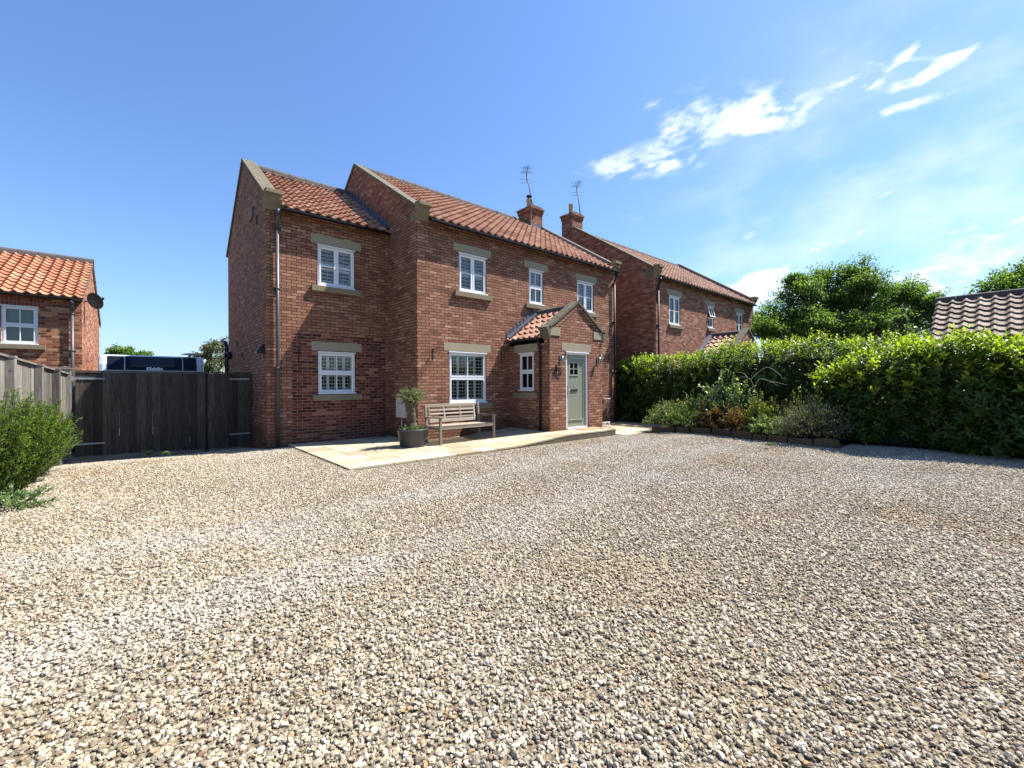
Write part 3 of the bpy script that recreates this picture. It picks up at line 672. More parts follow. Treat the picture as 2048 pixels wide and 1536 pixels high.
def chimney(parent, x0, x1, y0, y1, z0, z1, pot, brick, cowl=False):
    g = MB(); g.box(x0, x1, y0, y1, z0, z1-.22); g.box(x0-.035, x1+.035, y0-.035, y1+.035, z1-.22, z1-.08); g.box(x0-.07, x1+.07, y0-.07, y1+.07, z1-.08, z1)
    o = g.build('chimney', brick, parent)
    g = MB(); g.prism([(x0-.075, z1), (x1+.075, z1), (x1-.1, z1+.07), (x0+.1, z1+.07)], y0-.03, y1+.03, 'y'); g.build('mortar_cap', M_mortar, o)
    cx, cy = pot
    g = MB(); H = .42 if cowl else .46
    prof = [(.12, 0), (.115, H-.1), (.14, H-.07), (.14, H-.02), (.12, H), (.09, H), (.085, .1)] if cowl else [(.105, 0), (.10, H-.04), (.112, H-.03), (.112, H), (.08, H), (.08, .1)]
    g.lathe(prof, (cx, cy, z1+.03), 20); g.build('chimney_pot', M_pot_clay, o)
    if cowl:
        g = MB(); g.lathe([(.0, H+.17), (.13, H+.15), (.135, H+.12), (.10, H+.10), (.075, H+.09), (.075, H-.01)], (cx, cy, z1+.03), 20); g.build('cowl', M_iron, o)
    g = MB(); g.box(x0-.02, x1+.02, y0-.02, y0-.002, z0+.02, z0+.22); g.box(x0-.02, x0-.002, y0, y0+.3, z0+.02, z0+.3); g.build('chimney_flashing', M_lead, o)
    return o

# ------------------------------------------------------------------ main house
HS = 5.0
house = thing('brick_house', 'detached two storey red brick house with sage green door, gabled porch and white shuttered windows', 'house', (0, 0, 0))
SL, CZ = .65, 5.93           # coping slope and height at the front
YB, YM, WX = 8.08, 4.04, 8.28
F0 = PF(0); FE = PF(EXY); FP = PF(PY); LP = PL(PX0)
wa, wb, wc, wd = (1.256, 2.189, 3.952, 4.984), (3.828, 4.454, 3.924, 4.990), (6.083, 6.986, 3.946, 4.982), (.930, 2.165, .937, 2.302)
we, wf = (-1.862, -.942, 3.941, 4.964), (-1.862, -.935, 1.227, 2.276)
g = MB(); wall_grid(g, F0, .25, WX-.25, -.3, 5.72, [wa, wb, wc, wd])
T = CZ-.07
for x0 in (0, WX-.25): g.prism([(0, -.3), (YB, -.3), (YB, T), (YM, T+SL*YM), (0, T)], x0, x0+.25, 'x')
g.box(.25, WX-.25, YB-.2, YB, -.3, 5.7)
g.build('wall', M_brick, house)
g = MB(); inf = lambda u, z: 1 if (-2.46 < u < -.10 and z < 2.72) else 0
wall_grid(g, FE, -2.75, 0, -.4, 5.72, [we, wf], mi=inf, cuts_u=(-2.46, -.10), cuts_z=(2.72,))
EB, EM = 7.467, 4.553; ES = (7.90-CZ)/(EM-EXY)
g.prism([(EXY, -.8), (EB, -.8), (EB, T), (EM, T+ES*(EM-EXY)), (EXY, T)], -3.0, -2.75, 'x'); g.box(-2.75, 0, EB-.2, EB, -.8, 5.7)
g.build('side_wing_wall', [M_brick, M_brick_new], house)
# copings with joints
def coping(parent, x0, x1, y0, z0, ya, za, lab='coping', n=6):
    g = MB()
    for (a0, b0, a1, b1) in ((y0, z0, ya, za),):
        for k in range(n):
            t0, t1 = k/n, (k+1)/n-.004
            p = lambda t: (a0+(a1-a0)*t, b0+(b1-b0)*t)
            (A, B), (C_, D) = p(t0), p(t1); g.prism([(A, B), (C_, D), (C_, D-.09), (A, B-.09)], x0, x1, 'x')
    return g.build(lab, M_coping, parent, bevel=.006)
coping(house, -.045, .30, -.02, CZ, YM, CZ+SL*YM); coping(house, -.045, .30, YB+.1, CZ-.05, YM+.004, CZ+SL*YM-.002)
coping(house, WX-.30, WX+.045, -.02, CZ, YM, CZ+SL*YM); coping(house, WX-.30, WX+.045, YB+.1, CZ-.05, YM+.004, CZ+SL*YM-.002)
coping(house, -3.045, -2.70, EXY-.02, CZ, EM, CZ+ES*(EM-EXY)); coping(house, -3.045, -2.70, EB+.1, CZ-.07, EM+.004, CZ+ES*(EM-EXY)-.002)
for x0, yf in ((-.05, 0), (WX-.31, 0), (-3.05, EXY)): kneeler(house, x0, x0+.36, yf-.001, CZ+.03, .98)
for x, yf in ((-.012, 0), (-3.012, EXY)):
    g = MB(); g.box(x, x+.05, yf+.0, yf+.30, CZ-.38, CZ-.13); g.build('kneeler_block', M_sill, house)
g = MB(); g.box(WX-.25, WX+.012, .0, .34, CZ-.43, CZ-.10) if False else None
# roofs
def pitched(parent, x0, x1, ye, ze, ym, slope, m, yb=None, tw=.245, name='roof', ridge=True, th=.30):
    g = MB(); n = math.hypot(1, slope); up = Vector((0, 1/n, slope/n)); nr = Vector((0, -slope/n, 1/n)); L = (ym-ye)*n
    roof_sheet(g, (x0, ye, ze), (1, 0, 0), up, nr, x1-x0, L, tw, th)
    yb = yb or 2*ym-ye; upb = Vector((0, -1/n, slope/n)); nb = Vector((0, slope/n, 1/n))
    roof_sheet(g, (x1, yb, ze), (-1, 0, 0), upb, nb, x1-x0, L, tw, th)
    o = g.build(name, m, parent)
    if ridge:
        g = MB(); zr = ze+slope*(ym-ye); ridge_tiles(g, (x0-.02, ym, zr+.05), (x1+.02, ym, zr+.05)); g.build('ridge_tiles', M_ridge, o)
    return o
pitched(house, .30, WX-.30, -.19, 5.62, YM, .655, M_tile)
pitched(house, -2.70, -.02, EXY-.19, 5.62, EM, .662, M_tile, name='side_wing_roof')
# lead flashing, stepped
g = MB(); n = math.hypot(1, ES)
for k in range(11):
    y0 = EXY+.0+k*.265; z0 = 5.73+(y0-EXY)*.662; g.box(-.014, -.003, y0, y0+.262, z0-.02, z0+.662*.265+.13)
for k in range(10):
    y0 = EXY-.12+k*.3; z0 = 5.66+(y0-EXY+.12)*.662+.07
    g.face([(-.22, y0, z0), (-.004, y0, z0+.03), (-.004, y0+.298, z0+.03+.3*.662), (-.22, y0+.298, z0+.3*.662)])
g.build('lead_flashing', M_lead, house)
g = MB()
for k in range(9):
    y0 = .1+k*.44; z0 = 5.80+y0*.655
    g.face([(WX-.301, y0, z0-.1), (WX-.301, y0+.43, z0-.1+.43*.655), (WX-.301, y0+.43, z0+.12+.43*.655), (WX-.301, y0, z0+.12)])
g.build('verge_flashing', M_lead, house)
gutter(house, (.30, -.195, 5.59), (WX-.08, -.195, 5.59)); gutter(house, (-2.72, EXY-.195, 5.59), (-.06, EXY-.195, 5.59))
def hopper(parent, x, yw, ztop, zbot, m=None, r=.036, pi=None):
    g = MB(); y = yw-.16
    g.tube([(x, y, ztop-.03), (x, y, ztop-.16)], .05, 10); g.tube([(x, y, ztop-.15), (x, y+.03, ztop-.22), (x, yw-.07, ztop-.32), (x, yw-.07, ztop-.42)], r, 10)
    g.tube([(x, yw-.07, ztop-.40), (x, yw-.07, zbot)], r, 12)
    for z in (ztop-.42, (ztop*2+zbot)/3, (ztop+zbot*2)/3, zbot+.85):
        g.tube([(x, yw-.07, z-.02), (x, yw-.07, z+.02)], r+.012, 12); g.box(x-.07, x+.07, yw-.05, yw-.0, z-.015, z+.015)
    return g.build('downpipe', m or M_black, parent)
hopper(house, -2.78, EXY, 5.58, -.02, M_grey_pipe, .038); hopper(house, 8.12, 0, 5.58, .03)
# windows and lintels
window(house, F0, *wa, 'casement', 2, .25, (1.10, 2.335, 3.80, 3.935)); window(house, F0, *wb, 'sash', 2, .25, (3.66, 4.63, 3.775, 3.908)); window(house, F0, *wc, 'casement', 2, .25, (5.97, 7.13, 3.80, 3.93))
window(house, F0, *wd, 'sash', 4, .12, (.78, 2.315, .755, .92)); window(house, FE, *we, 'casement', 2, .25, (-2.02, -.77, 3.785, 3.925)); window(house, FE, *wf, 'sash', 4, .12, (-2.0, -.77, 1.05, 1.20))
for P, q in ((F0, (1.087, 2.343, 5.018, 5.233)), (F0, (3.643, 4.646, 5.018, 5.233)), (F0, (5.997, 7.131, 5.018, 5.233)), (F0, (.771, 2.315, 2.329, 2.547)),
             (FE, (-2.02, -.764, 4.993, 5.209)), (FE, (-2.02, -.764, 2.308, 2.532))): lintel(house, P, *q)
# projecting brick course under the eaves
g = MB(); lbox(g, F0, .25, WX-.25, .0005, .02, 5.36, 5.43); lbox(g, FE, -2.75, -.001, .0005, .02, 5.36, 5.43)
g.build('eaves_course', M_brick, house)
# porch
KX = (PX0+PX1)/2+.01; PS = (3.80-2.98)/(KX-PX0)
dr = (3.675, 4.625, .165, 2.319); wp = (.407, 1.03, 1.256, 2.316)
g = MB(); wall_grid(g, FP, PX0, PX1, 0, 2.62, [dr]); wall_grid(g, LP, 0.0, -PY, 0, 2.62, [wp])
g.face([FP(PX0, 0, 2.62), FP(PX1, 0, 2.62), FP(PX1, 0, 2.90), FP(KX, 0, 3.72), FP(PX0, 0, 2.90)])
g.face([(PX1, PY, 0), (PX1, 0, 0), (PX1, 0, 2.62), (PX1, PY, 2.62)]); g.box(PX0, PX0+.2, PY+.2, -.001, 2.55, 2.62)
g.box(PX0+.001, PX0+.22, PY+.001, PY+.22, 2.5, 2.86)
for sg in (-1, 1):
    g.prism([(KX+sg*1.02, 2.968), (KX, 3.70), (KX, 3.57), (KX+sg*.83, 2.968)], PY-.018, PY-.001, 'y')
g.build('porch_wall', M_brick, house)
g = MB(); nn = math.hypot(1, PS)
for sg, xe in ((1, PX0-.11), (-1, PX1+.11)):
    up = Vector((sg/nn, 0, PS/nn)); nr = Vector((-sg*PS/nn, 0, 1/nn)); L = abs(KX-xe)*nn-.02
    if sg == 1: roof_sheet(g, (xe, -.02, 2.70), (0, -1, 0), up, nr, -PY-.22, L, .235, .30)
    else: roof_sheet(g, (xe, PY+.24, 2.70), (0, 1, 0), up, nr, -PY-.22, L, .235, .30)
pr = g.build('porch_roof', M_tile, house)
zr = 2.70+PS*(KX-PX0+.11)-.02
g = MB(); ridge_tiles(g, (KX, PY+.2, zr+.05), (KX, -.01, zr+.05), .11); g.build('porch_ridge', M_ridge, pr)
g = MB()
for sg in (-1, 1):
    n_ = 3
    for k in range(n_):
        t0, t1 = k/n_, (k+1)/n_-.006; X = lambda t: KX+sg*(1.20*(1-t)); Z = lambda t: 2.97+.83*t
        g.prism([(X(t0), Z(t0)), (X(t1), Z(t1)), (X(t1), Z(t1)-.085), (X(t0), Z(t0)-.085)], PY-.05, PY+.27, 'y')
g.build('porch_coping', M_coping, house, bevel=.006)
for xa, xb in ((PX0-.004, PX0+.40), (PX1-.41, PX1+.004)):
    g = MB(); g.box(xa, xb, PY-.020, PY+.1, 2.74, 2.965); g.build('porch_stone_block', M_lintel, house, bevel=.004)
for sg, x in ((-1, PX0), (1, PX1)):
    g = MB()
    g.prism([(x, 2.66), (x+sg*.03, 2.68), (x+sg*.10, 2.80), (x+sg*.11, 2.87), (x+sg*.17, 2.88), (x+sg*.17, 2.95), (x, 3.03)], PY-.05, PY+.27, 'y')
    g.build('porch_kneeler', M_coping, house, bevel=.006)
gutter(house, (PX0-.10, -.03, 2.70), (PX0-.10, PY+.28, 2.70), .05)
pipe(house, [(PX0-.10, PY+.34, 2.66), (PX0-.10, PY+.34, 2.56), (PX0-.055, PY+.32, 2.46), (PX0-.055, PY+.32, .17)], .034, clips=[((PX0-.055, PY+.32, z), (0, 0, 1)) for z in (2.44, 1.45, .5)])
g = MB()
for k in range(9):
    x0 = PX0-.13+k*.135; z0 = 2.74+(k*.135)*PS; g.box(x0, x0+.16, -.014, -.002, z0, z0+.135*PS+.14)
for k in range(6):
    x0 = PX0-.12+k*.21; z0 = 2.76+k*.21*PS; g.face([(x0, -.17, z0+.03), (x0+.205, -.17, z0+.03+.205*PS), (x0+.205, -.004, z0+.07+.205*PS), (x0, -.004, z0+.07)])
g.build('porch_flashing', M_lead, house)
window(house, LP, *wp, 'sash', None, sill=(.22, 1.20, 1.045, 1.20)); lintel(house, LP, .225, 1.175, 2.347, 2.565); lintel(house, FP, 3.501, 4.760, 2.353, 2.571)
# door
u0, u1, z0, z1 = dr
g = MB(); lbox(g, FP, u0, u0+.06, -.09, -.02, z0, z1); lbox(g, FP, u1-.06, u1, -.09, -.02, z0, z1); lbox(g, FP, u0+.06, u1-.06, -.09, -.02, z1-.06, z1); lbox(g, FP, u0+.06, u1-.06, -.12, .0, z0, z0+.055)
lbox(g, FP, u0-.015, u1+.015, -.019, .03, z1-.012, z1+.02)
g.build('door_frame', M_white, house, bevel=.003)
a, b, c, d = u0+.064, u1-.064, z0+.06, z1-.064
g = MB(); W = -.075
xl, xr = 3.925, 4.33   # glazed light
lz0, lz1 = 1.70, 2.02; xl, xr = 3.895, 4.235
for q in ((a, a+.11, c, d), (b-.11, b, c, d), (a+.11, b-.11, c, c+.19), (a+.11, b-.11, d-.13, d)): lbox(g, FP, q[0], q[1], W-.03, W+.018, q[2], q[3])
px = a+.11; nb = 8; pw = (b-.11-px)/nb
for k in range(nb):
    p, q = px+k*pw, px+(k+1)*pw-.006
    lbox(g, FP, p, q, W-.03, W+.006, c+.19, lz0-.03); lbox(g, FP, p, q, W-.03, W+.006, lz1+.03, d-.13)
    if q < xl or p > xr: lbox(g, FP, p, q, W-.03, W+.006, lz0-.03, lz1+.03)
lbox(g, FP, a+.1, b-.1, W-.035, W-.004, c+.1, lz0-.03); lbox(g, FP, a+.1, xl-.02, W-.035, W-.004, lz0-.03, d-.1); lbox(g, FP, xr+.02, b-.1, W-.035, W-.004, lz0-.03, d-.1); lbox(g, FP, xl-.02, xr+.02, W-.035, W-.004, lz1+.03, d-.1)
door = g.build('door', M_door, house)
g = MB()
for q in ((xl-.035, xl, lz0-.035, lz1+.035), (xr, xr+.035, lz0-.035, lz1+.035), (xl, xr, lz0-.035, lz0), (xl, xr, lz1, lz1+.035)): lbox(g, FP, q[0], q[1], W-.03, W+.022, q[2], q[3])
xm, zm = (xl+xr)/2, (lz0+lz1)/2; lbox(g, FP, xm-.010, xm+.010, W-.02, W+.02, lz0, lz1); lbox(g, FP, xl, xr, W-.02, W+.018, zm-.010, zm+.010)
g.build('light_frame', plain('pale sage trim', (.30, .33, .255), .4, var=.03, bst=0), door)
g = MB(); lbox(g, FP, a+.12, b-.12, W+.019, W+.04, c+.185, c+.215); g.build('weather_bar', bpy.data.materials['pale sage trim'], door)
g = MB(); g.face([FP(xl, W-.005, lz0), FP(xr, W-.005, lz0), FP(xr, W-.005, lz1), FP(xl, W-.005, lz1)]); g.build('pane', M_glass, door)
g = MB(); g.face([FP(xl-.05, W-.2, lz0-.05), FP(xr+.05, W-.2, lz0-.05), FP(xr+.05, W-.2, lz1+.05), FP(xl-.05, W-.2, lz1+.05)]); g.build('dark_backing_sheet', M_dark, door)  # dark sheet behind the door light, painting the unlit hall
g = MB(); lbox(g, FP, 3.93, 4.22, W+.006, W+.022, 1.225, 1.285); lbox(g, FP, 3.945, 4.205, W+.022, W+.035, 1.268, 1.292); g.build('letter_plate', M_steel, door, bevel=.003)
g = MB(); lbox(g, FP, a+.02, a+.05, W+.018, W+.03, 1.05, 1.38); g.tube([FP(a+.035, W+.03, 1.27), FP(a+.035, W+.07, 1.27), FP(a+.16, W+.072, 1.265)], .009, 8); g.build('handle', M_steel, door)
# small parts fixed through the walls
g = MB(); g.tube([(-3.04, 7.55, -.3), (-3.04, 7.55, 2.75), (-3.06, 7.62, 2.90), (-3.12, 7.9, 2.95)], .06, 12); g.build('soil_pipe', M_black, house)
for y, z in ((5.68, 2.73), (4.78, 2.325)):
    g = MB(); g.box(-3.03, -2.99, y-.05, y+.05, z-.06, z+.06); g.build('wall_vent', plain('brown vent', (.04, .018, .014), .7), house)
g = MB(); g.tube([(-3.0, 6.85, 2.42), (-3.13, 6.85, 2.42)], .12, 16); g.tube([(-3.13, 6.85, 2.42), (-3.2, 6.85, 2.42)], .07, 14); g.build('boiler_flue', M_black, house)
ch = chimney(house, 7.38, 8.08, 3.65, 4.43, 8.1, 9.06, (7.62, 4.0), M_brick, cowl=True)

# ------------------------------------------------------------------ neighbour house to the right
nb = thing('neighbour_house', 'paler brick house beyond the laurel hedge with plain pantile roof and three small white windows', 'house', (9.9, -.66, 0))
NX0, NX1, NY, NYM = 9.86, 19.75, -.657, 3.45; NB = 2*NYM-NY; NS = .668; FN = PF(NY)
n1, n2, n3 = (10.999, 11.885, 3.84, 5.015), (14.41, 15.02, 3.975, 4.99), (17.53, 18.37, 4.03-.15, 4.99)
g = MB(); wall_grid(g, FN, NX0+.25, NX1-.25, -.3, 5.74, [n1, n2, n3])
T2 = 5.92
for x0 in (NX0, NX1-.25): g.prism([(NY, -.3), (NB, -.3), (NB, T2), (NYM, T2+NS*(NYM-NY)), (NY, T2)], x0, x0+.25, 'x')
g.box(NX0+.25, NX1-.25, NB-.2, NB, -.3, 5.7); g.build('wall', M_brick_n, nb)
g = MB(); lbox(g, FN, NX0+.25, NX1-.25, .0005, .02, 5.36, 5.43); g.build('eaves_course', M_brick_n, nb)
for x0 in (NX0-.045, NX1-.30):
    coping(nb, x0, x0+.345, NY-.02, T2+.07, NYM, T2+.07+NS*(NYM-NY)); coping(nb, x0, x0+.345, NB+.1, T2+.0, NYM+.004, T2+.068+NS*(NYM-NY)); kneeler(nb, x0-.005, x0+.355, NY-.001, T2+.10, 1.1)
g = MB(); g.box(NX0-.012, NX0+.05, NY, NY+.34, T2-.36, T2-.03); g.build('kneeler_block', M_coping, nb)
pitched(nb, NX0+.30, NX1-.30, NY-.19, 5.61, NYM, .668, M_tile_n)
g = MB()
for k in range(9):
    y0 = NY+.1+k*.44; z0 = 5.80+(y0-NY)*.668
    g.face([(NX1-.301, y0, z0-.1), (NX1-.301, y0+.43, z0-.1+.43*.668), (NX1-.301, y0+.43, z0+.12+.43*.668), (NX1-.301, y0, z0+.12)])
g.build('verge_flashing', M_lead, nb)
gutter(nb, (NX0+.30, NY-.195, 5.59), (NX1-.1, NY-.195, 5.59)); hopper(nb, NX0+.20, NY, 5.58, 0)
window(nb, FN, *n1, 'casement', None, sill=(10.9, 12.05, 3.70, 3.82)); window(nb, FN, *n2, 'sash', None, sill=(14.33, 15.15, 3.83, 3.96), ajar=True, label='small white window with its top sash pushed open'); window(nb, FN, *n3, 'casement', None, sill=(17.4, 18.5, 3.75, 3.87))
for q in ((10.85, 12.05, 5.045, 5.27), (14.14, 15.17, 5.02, 5.23), (17.40, 18.54, 5.02, 5.23)): lintel(nb, FN, *q)
NPX0, NPX1, NPY = 13.43, 15.70, -2.30; NK = (NPX0+NPX1)/2
g = MB(); F2 = PF(NPY); g.face([F2(NPX0, 0, 0), F2(NPX1, 0, 0), F2(NPX1, 0, 2.90), F2(NK, 0, 3.74), F2(NPX0, 0, 2.90)])
for x in (NPX0, NPX1): g.face([(x, NPY, 0), (x, NY, 0), (x, NY, 2.66), (x, NPY, 2.66)])
g.build('porch_wall', M_brick_n, nb)
g = MB(); L = abs(NK-NPX0+.11)*nn-.02
roof_sheet(g, (NPX0-.11, NY-.02, 2.70), (0, -1, 0), Vector((1/nn, 0, PS/nn)), Vector((-PS/nn, 0, 1/nn)), NY-NPY-.22, L, .235, .30)
roof_sheet(g, (NPX1+.11, NPY+.24, 2.70), (0, 1, 0), Vector((-1/nn, 0, PS/nn)), Vector((PS/nn, 0, 1/nn)), NY-NPY-.22, L, .235, .30)
pr2 = g.build('porch_roof', M_tile_n, nb); g = MB(); ridge_tiles(g, (NK, NPY+.2, zr+.05), (NK, NY-.01, zr+.05), .11); g.build('porch_ridge', M_ridge, pr2)
g = MB()
for sg in (-1, 1):
    X = lambda t: NK+sg*(1.20*(1-t)); Z = lambda t: 2.99+.83*t
    for k in range(3):
        t0, t1 = k/3, (k+1)/3-.006; g.prism([(X(t0), Z(t0)), (X(t1), Z(t1)), (X(t1), Z(t1)-.085), (X(t0), Z(t0)-.085)], NPY-.05, NPY+.27, 'y')
g.build('porch_coping', M_coping, nb, bevel=.006)
g = MB()
for k in range(6):
    x0 = NPX0-.12+k*.21; z0 = 2.76+k*.21*PS; g.face([(x0, NY-.2, z0+.03), (x0+.205, NY-.2, z0+.03+.205*PS), (x0+.205, NY-.004, z0+.07+.205*PS), (x0, NY-.004, z0+.07)])
g.build('porch_flashing', M_lead, nb)
chimney(nb, 9.92, 10.66, 3.55, 4.2, 8.3, 9.40, (10.1, 3.78), M_brick_n)

# ------------------------------------------------------------------ building at the left
lb = thing('brick_cottage', 'brick building with bright orange pantile roof beyond the silvered fence', 'house', (-6.55, 8.4, -.5))
LX0, LX1, LY, LYM, LB_, LSp = -15.0, -6.55, 8.4, 11.8, 15.2, .51; FL = PF(LY); lw = (-8.12, -7.43, 2.64, 3.70)
lw2 = (-10.6, -9.9, 2.64, 3.70)
g = MB(); wall_grid(g, FL, LX0+.22, LX1-.22, -.8, 4.12, [lw, lw2]); Zt = 4.10
g.prism([(LY, -.8), (LB_, -.8), (LB_, Zt), (LYM, Zt+LSp*(LYM-LY)), (LY, Zt)], LX1-.22, LX1-.0005, 'x'); g.prism([(LY, -.8), (LB_, -.8), (LB_, Zt), (LYM, Zt+LSp*(LYM-LY)), (LY, Zt)], LX0, LX0+.22, 'x')
g.box(LX0+.22, LX1-.22, LB_-.2, LB_, -.8, 4.1); g.build('wall', M_brick_l, lb)
pitched(lb, LX0, LX1+.05, LY-.18, 4.04, LYM, LSp, M_tile_l, tw=.235)
g = MB()
for sg, ye in ((-1, LY-.16), (1, LB_+.16)): g.prism([(ye, 4.05), (LYM, 4.05+LSp*(LYM-LY+.16)), (LYM, 3.94+LSp*(LYM-LY+.16)), (ye, 3.94)], LX1+.002, LX1+.035, 'x')
g.build('verge', M_ridge, lb)
gutter(lb, (LX0, LY-.17, 4.03), (LX1+.03, LY-.17, 4.03)); hopper(lb, -6.74, LY, 4.0, -.5, M_grey_pipe)
window(lb, FL, *lw, 'sash', None, sill=(-8.25, -7.28, 2.50, 2.615)); window(lb, FL, *lw2, 'sash', None, sill=(-10.75, -9.75, 2.50, 2.615))
for q in ((-8.25, -7.30), (-10.75, -9.75)): lintel(lb, FL, q[0], q[1], 3.73, 3.955, M_soldier, .005)
for q in (lw, lw2):
    g = MB(); g.face([FL(q[0], -.14, q[2]), FL(q[1], -.14, q[2]), FL(q[1], -.14, q[3]), FL(q[0], -.14, q[3])]); g.build('roller_blind', plain('grey green blind', (.16, .20, .18), .8, var=.05), lb)

# outbuilding behind the hedge at the right
ob = thing('outbuilding', 'low outbuilding with weathered brown pantile roof behind the laurel hedge', 'outbuilding', (12.2, -8.3, 0))
g = MB(); OX, OR, OZ, ORZ, OY0, OY1 = 12.05, 14.2, 2.62, 4.02, -15.5, -8.12
sl = (ORZ-OZ)/(OR-OX); n = math.hypot(1, sl)
roof_sheet(g, (OX, OY1, OZ), (0, -1, 0), Vector((1/n, 0, sl/n)), Vector((-sl/n, 0, 1/n)), OY1-OY0, (OR-OX)*n, .30, .33, amp=.036)
roof_sheet(g, (2*OR-OX, OY0, OZ), (0, 1, 0), Vector((-1/n, 0, sl/n)), Vector((sl/n, 0, 1/n)), OY1-OY0, (OR-OX)*n, .30, .33, amp=.036)
orf = g.build('roof', M_tile_r, ob); g = MB(); ridge_tiles(g, (OR, OY1+.02, ORZ+.04), (OR, OY0, ORZ+.04), .095); g.build('ridge_tiles', M_ridge, orf)
g = MB(); g.prism([(OX+.15, -.3), (2*OR-OX-.15, -.3), (2*OR-OX-.15, OZ+.06), (OR, ORZ-.06), (OX+.15, OZ+.06)], OY0+.1, OY1-.08, 'y'); g.build('wall', M_brick_l, ob)
# a far roof glimpsed through the tree
fr = thing('distant_house', 'distant house whose pinkish roof shows through the big tree', 'house', (41, 3, 0))
g = MB(); c = at(1612, 665, 44); g.prism([(c.y-4, 0), (c.y+4, 0), (c.y+4, c.z-1), (c.y-4, c.z-1)], c.x, c.x+9, 'x'); g.build('wall', M_brick_n, fr)
g = MB(); g.prism([(c.y-4.3, c.z-1.1), (c.y, c.z+1.2), (c.y+4.3, c.z-1.1)], c.x-.2, c.x+9.2, 'x'); g.build('roof', M_tile_n, fr)

# ------------------------------------------------------------------ aerials
def aerial(label, foot, top, el):
    t = thing('tv_aerial', label, 'aerial', foot, 'roof aerials on the chimneys')
    foot, top = Vector(foot), Vector(top); g = MB(); g.tube([foot, top], .018, 8)
    g.tube([foot+Vector((.10, .02, .05)), top*.6+foot*.4+Vector((.05, 0, 0)), top], .005, 5)
    g.build('mast', M_alu, t)
    d = Vector((-.60, -.80, 0)).normalized(); s = d.cross(Vector((0, 0, 1))).normalized()
    g = MB(); b0, b1 = top-d*.18+Vector((0, 0, .02)), top+d*.62+Vector((0, 0, .05)); g.tube([b0, b1], .011, 6)
    for k, (q, hw) in enumerate(((.22, .26), (.36, .20), (.50, .19), (.64, .18), (.78, .17), (.92, .165))):
        c = b0.lerp(b1, q); g.tube([c-s*hw+Vector((0, 0, .02)), c+s*hw], .007, 5)
    r0 = b0.lerp(b1, .05)
    for dz in (-.34, -.20, .12, .30):
        g.tube([r0+Vector((0, 0, dz))-s*.27, r0+Vector((0, 0, dz))+s*.27], .007, 5)
    g.tube([r0+Vector((0, 0, -.34)), r0+Vector((0, 0, .30))], .010, 6); g.build('antenna', M_alu, t)
aerial('thin tilted TV aerial rising from the cowled chimney of the house', (7.56, 3.62, 8.62), (7.20, 3.70, 10.38), 0)
aerial('thin tilted TV aerial rising from the plain pot chimney of the neighbour house', (10.72, 3.66, 9.0), (10.46, 3.7, 10.76), 0)
# satellite dish on the cottage gable
t = thing('satellite_dish', 'dark satellite dish on the gable of the orange roofed cottage', 'satellite dish', (-6.55, 9.1, 4.1))
g = MB(); c = Vector((-6.33, 9.15, 4.12)); dn = Vector((.55, -.75, .25)).normalized(); q = dn.to_track_quat('Z', 'Y').to_matrix().to_4x4(); M4 = Matrix.Translation(c) @ q
m_ = MB()
for i in range(5):
    r0, r1 = .27*i/5, .27*(i+1)/5
    for k in range(20):
        a0, a1 = 2*math.pi*k/20, 2*math.pi*(k+1)/20; f = lambda r, a: M4 @ Vector((r*.82*math.cos(a), r*math.sin(a), r*r*.7))
        P4 = [f(r0, a0), f(r0, a1), f(r1, a1), f(r1, a0)]; m_.face(P4[1:] if i == 0 else P4, smooth=True)
m_.build('dish', plain('dark dish', (.007, .006, .006), .9, spec=.08), t)
g.tube([(-6.56, 9.2, 4.10), (-6.42, 9.17, 4.11), c], .016, 8); g.tube([c-Vector((0, 0, .25)), c-Vector((0, 0, .2))+dn*.2, c-Vector((0, 0, .06))+dn*.38], .009, 6)
g.tube([c-Vector((0, 0, .06))+dn*.36, c+Vector((0, 0, .0))+dn*.40], .03, 8); g.build('arm', M_black, t)

# ------------------------------------------------------------------ wall fittings
def lamp(label, x, z):
    t = thing('wall_lamp', label, 'wall lamp', (x, PY, z), 'steel lamps beside the front door')
    g = MB(); lbox(g, FP, x+.005, x+.065, .0, .018, z-.12, z+.12); g.build('back_plate', M_steel, t, bevel=.003)
    g = MB(); g.tube([(x+.03, PY-.018, z), (x+.02, PY-.06, z)], .014, 8); g.lathe([(.0, .09), (.036, .085), (.036, -.075), (.028, -.08), (.028, -.05), (0, -.05)], (x+.02, PY-.09, z), 16); g.build('lamp_shade', M_steel, t)
lamp('steel cylinder wall lamp left of the green door, above the number', 3.40, 2.10); lamp('steel cylinder wall lamp right of the green door', 5.02, 2.12)
t = thing('security_lamp', 'black wedge shaped lamp high on the shaded gable wall', 'wall lamp', (-3.0, 1.9, 2.3))
g = MB(); g.prism([(-3.0, 2.42), (-3.05, 2.42), (-3.17, 2.24), (-3.17, 2.20), (-3.0, 2.20)], 1.83, 1.96, 'y'); g.build('housing', M_black, t, bevel=.006)
g = MB(); g.box(-3.165, -3.175, 1.845, 1.945, 2.205, 2.232); g.build('lens', M_meter, t)
def bracket(label, P, u, z, ln=.30, iron=None):
    t = thing('basket_bracket', label, 'bracket', P(u, 0, z), 'iron hanging basket brackets on the front walls')
    g = MB(); lbox(g, P, u-.012, u+.012, .001, .012, z-.15, z+.15); g.tube([P(u, .01, z+.11), P(u, ln, z+.15), P(u, ln+.02, z+.19)], .008, 6)
    g.tube([P(u, .01, z-.13), P(u, ln*.35, z-.04), P(u, ln*.8, z+.13)], .007, 6)
    pts = [P(u, .055+.05*math.cos(a)*(1-.08*a), z+.03+.05*math.sin(a)*(1-.08*a)) for a in np.linspace(0, 9, 22)]; g.tube(pts, .006, 5)
    g.build('scrollwork', M_iron, t)
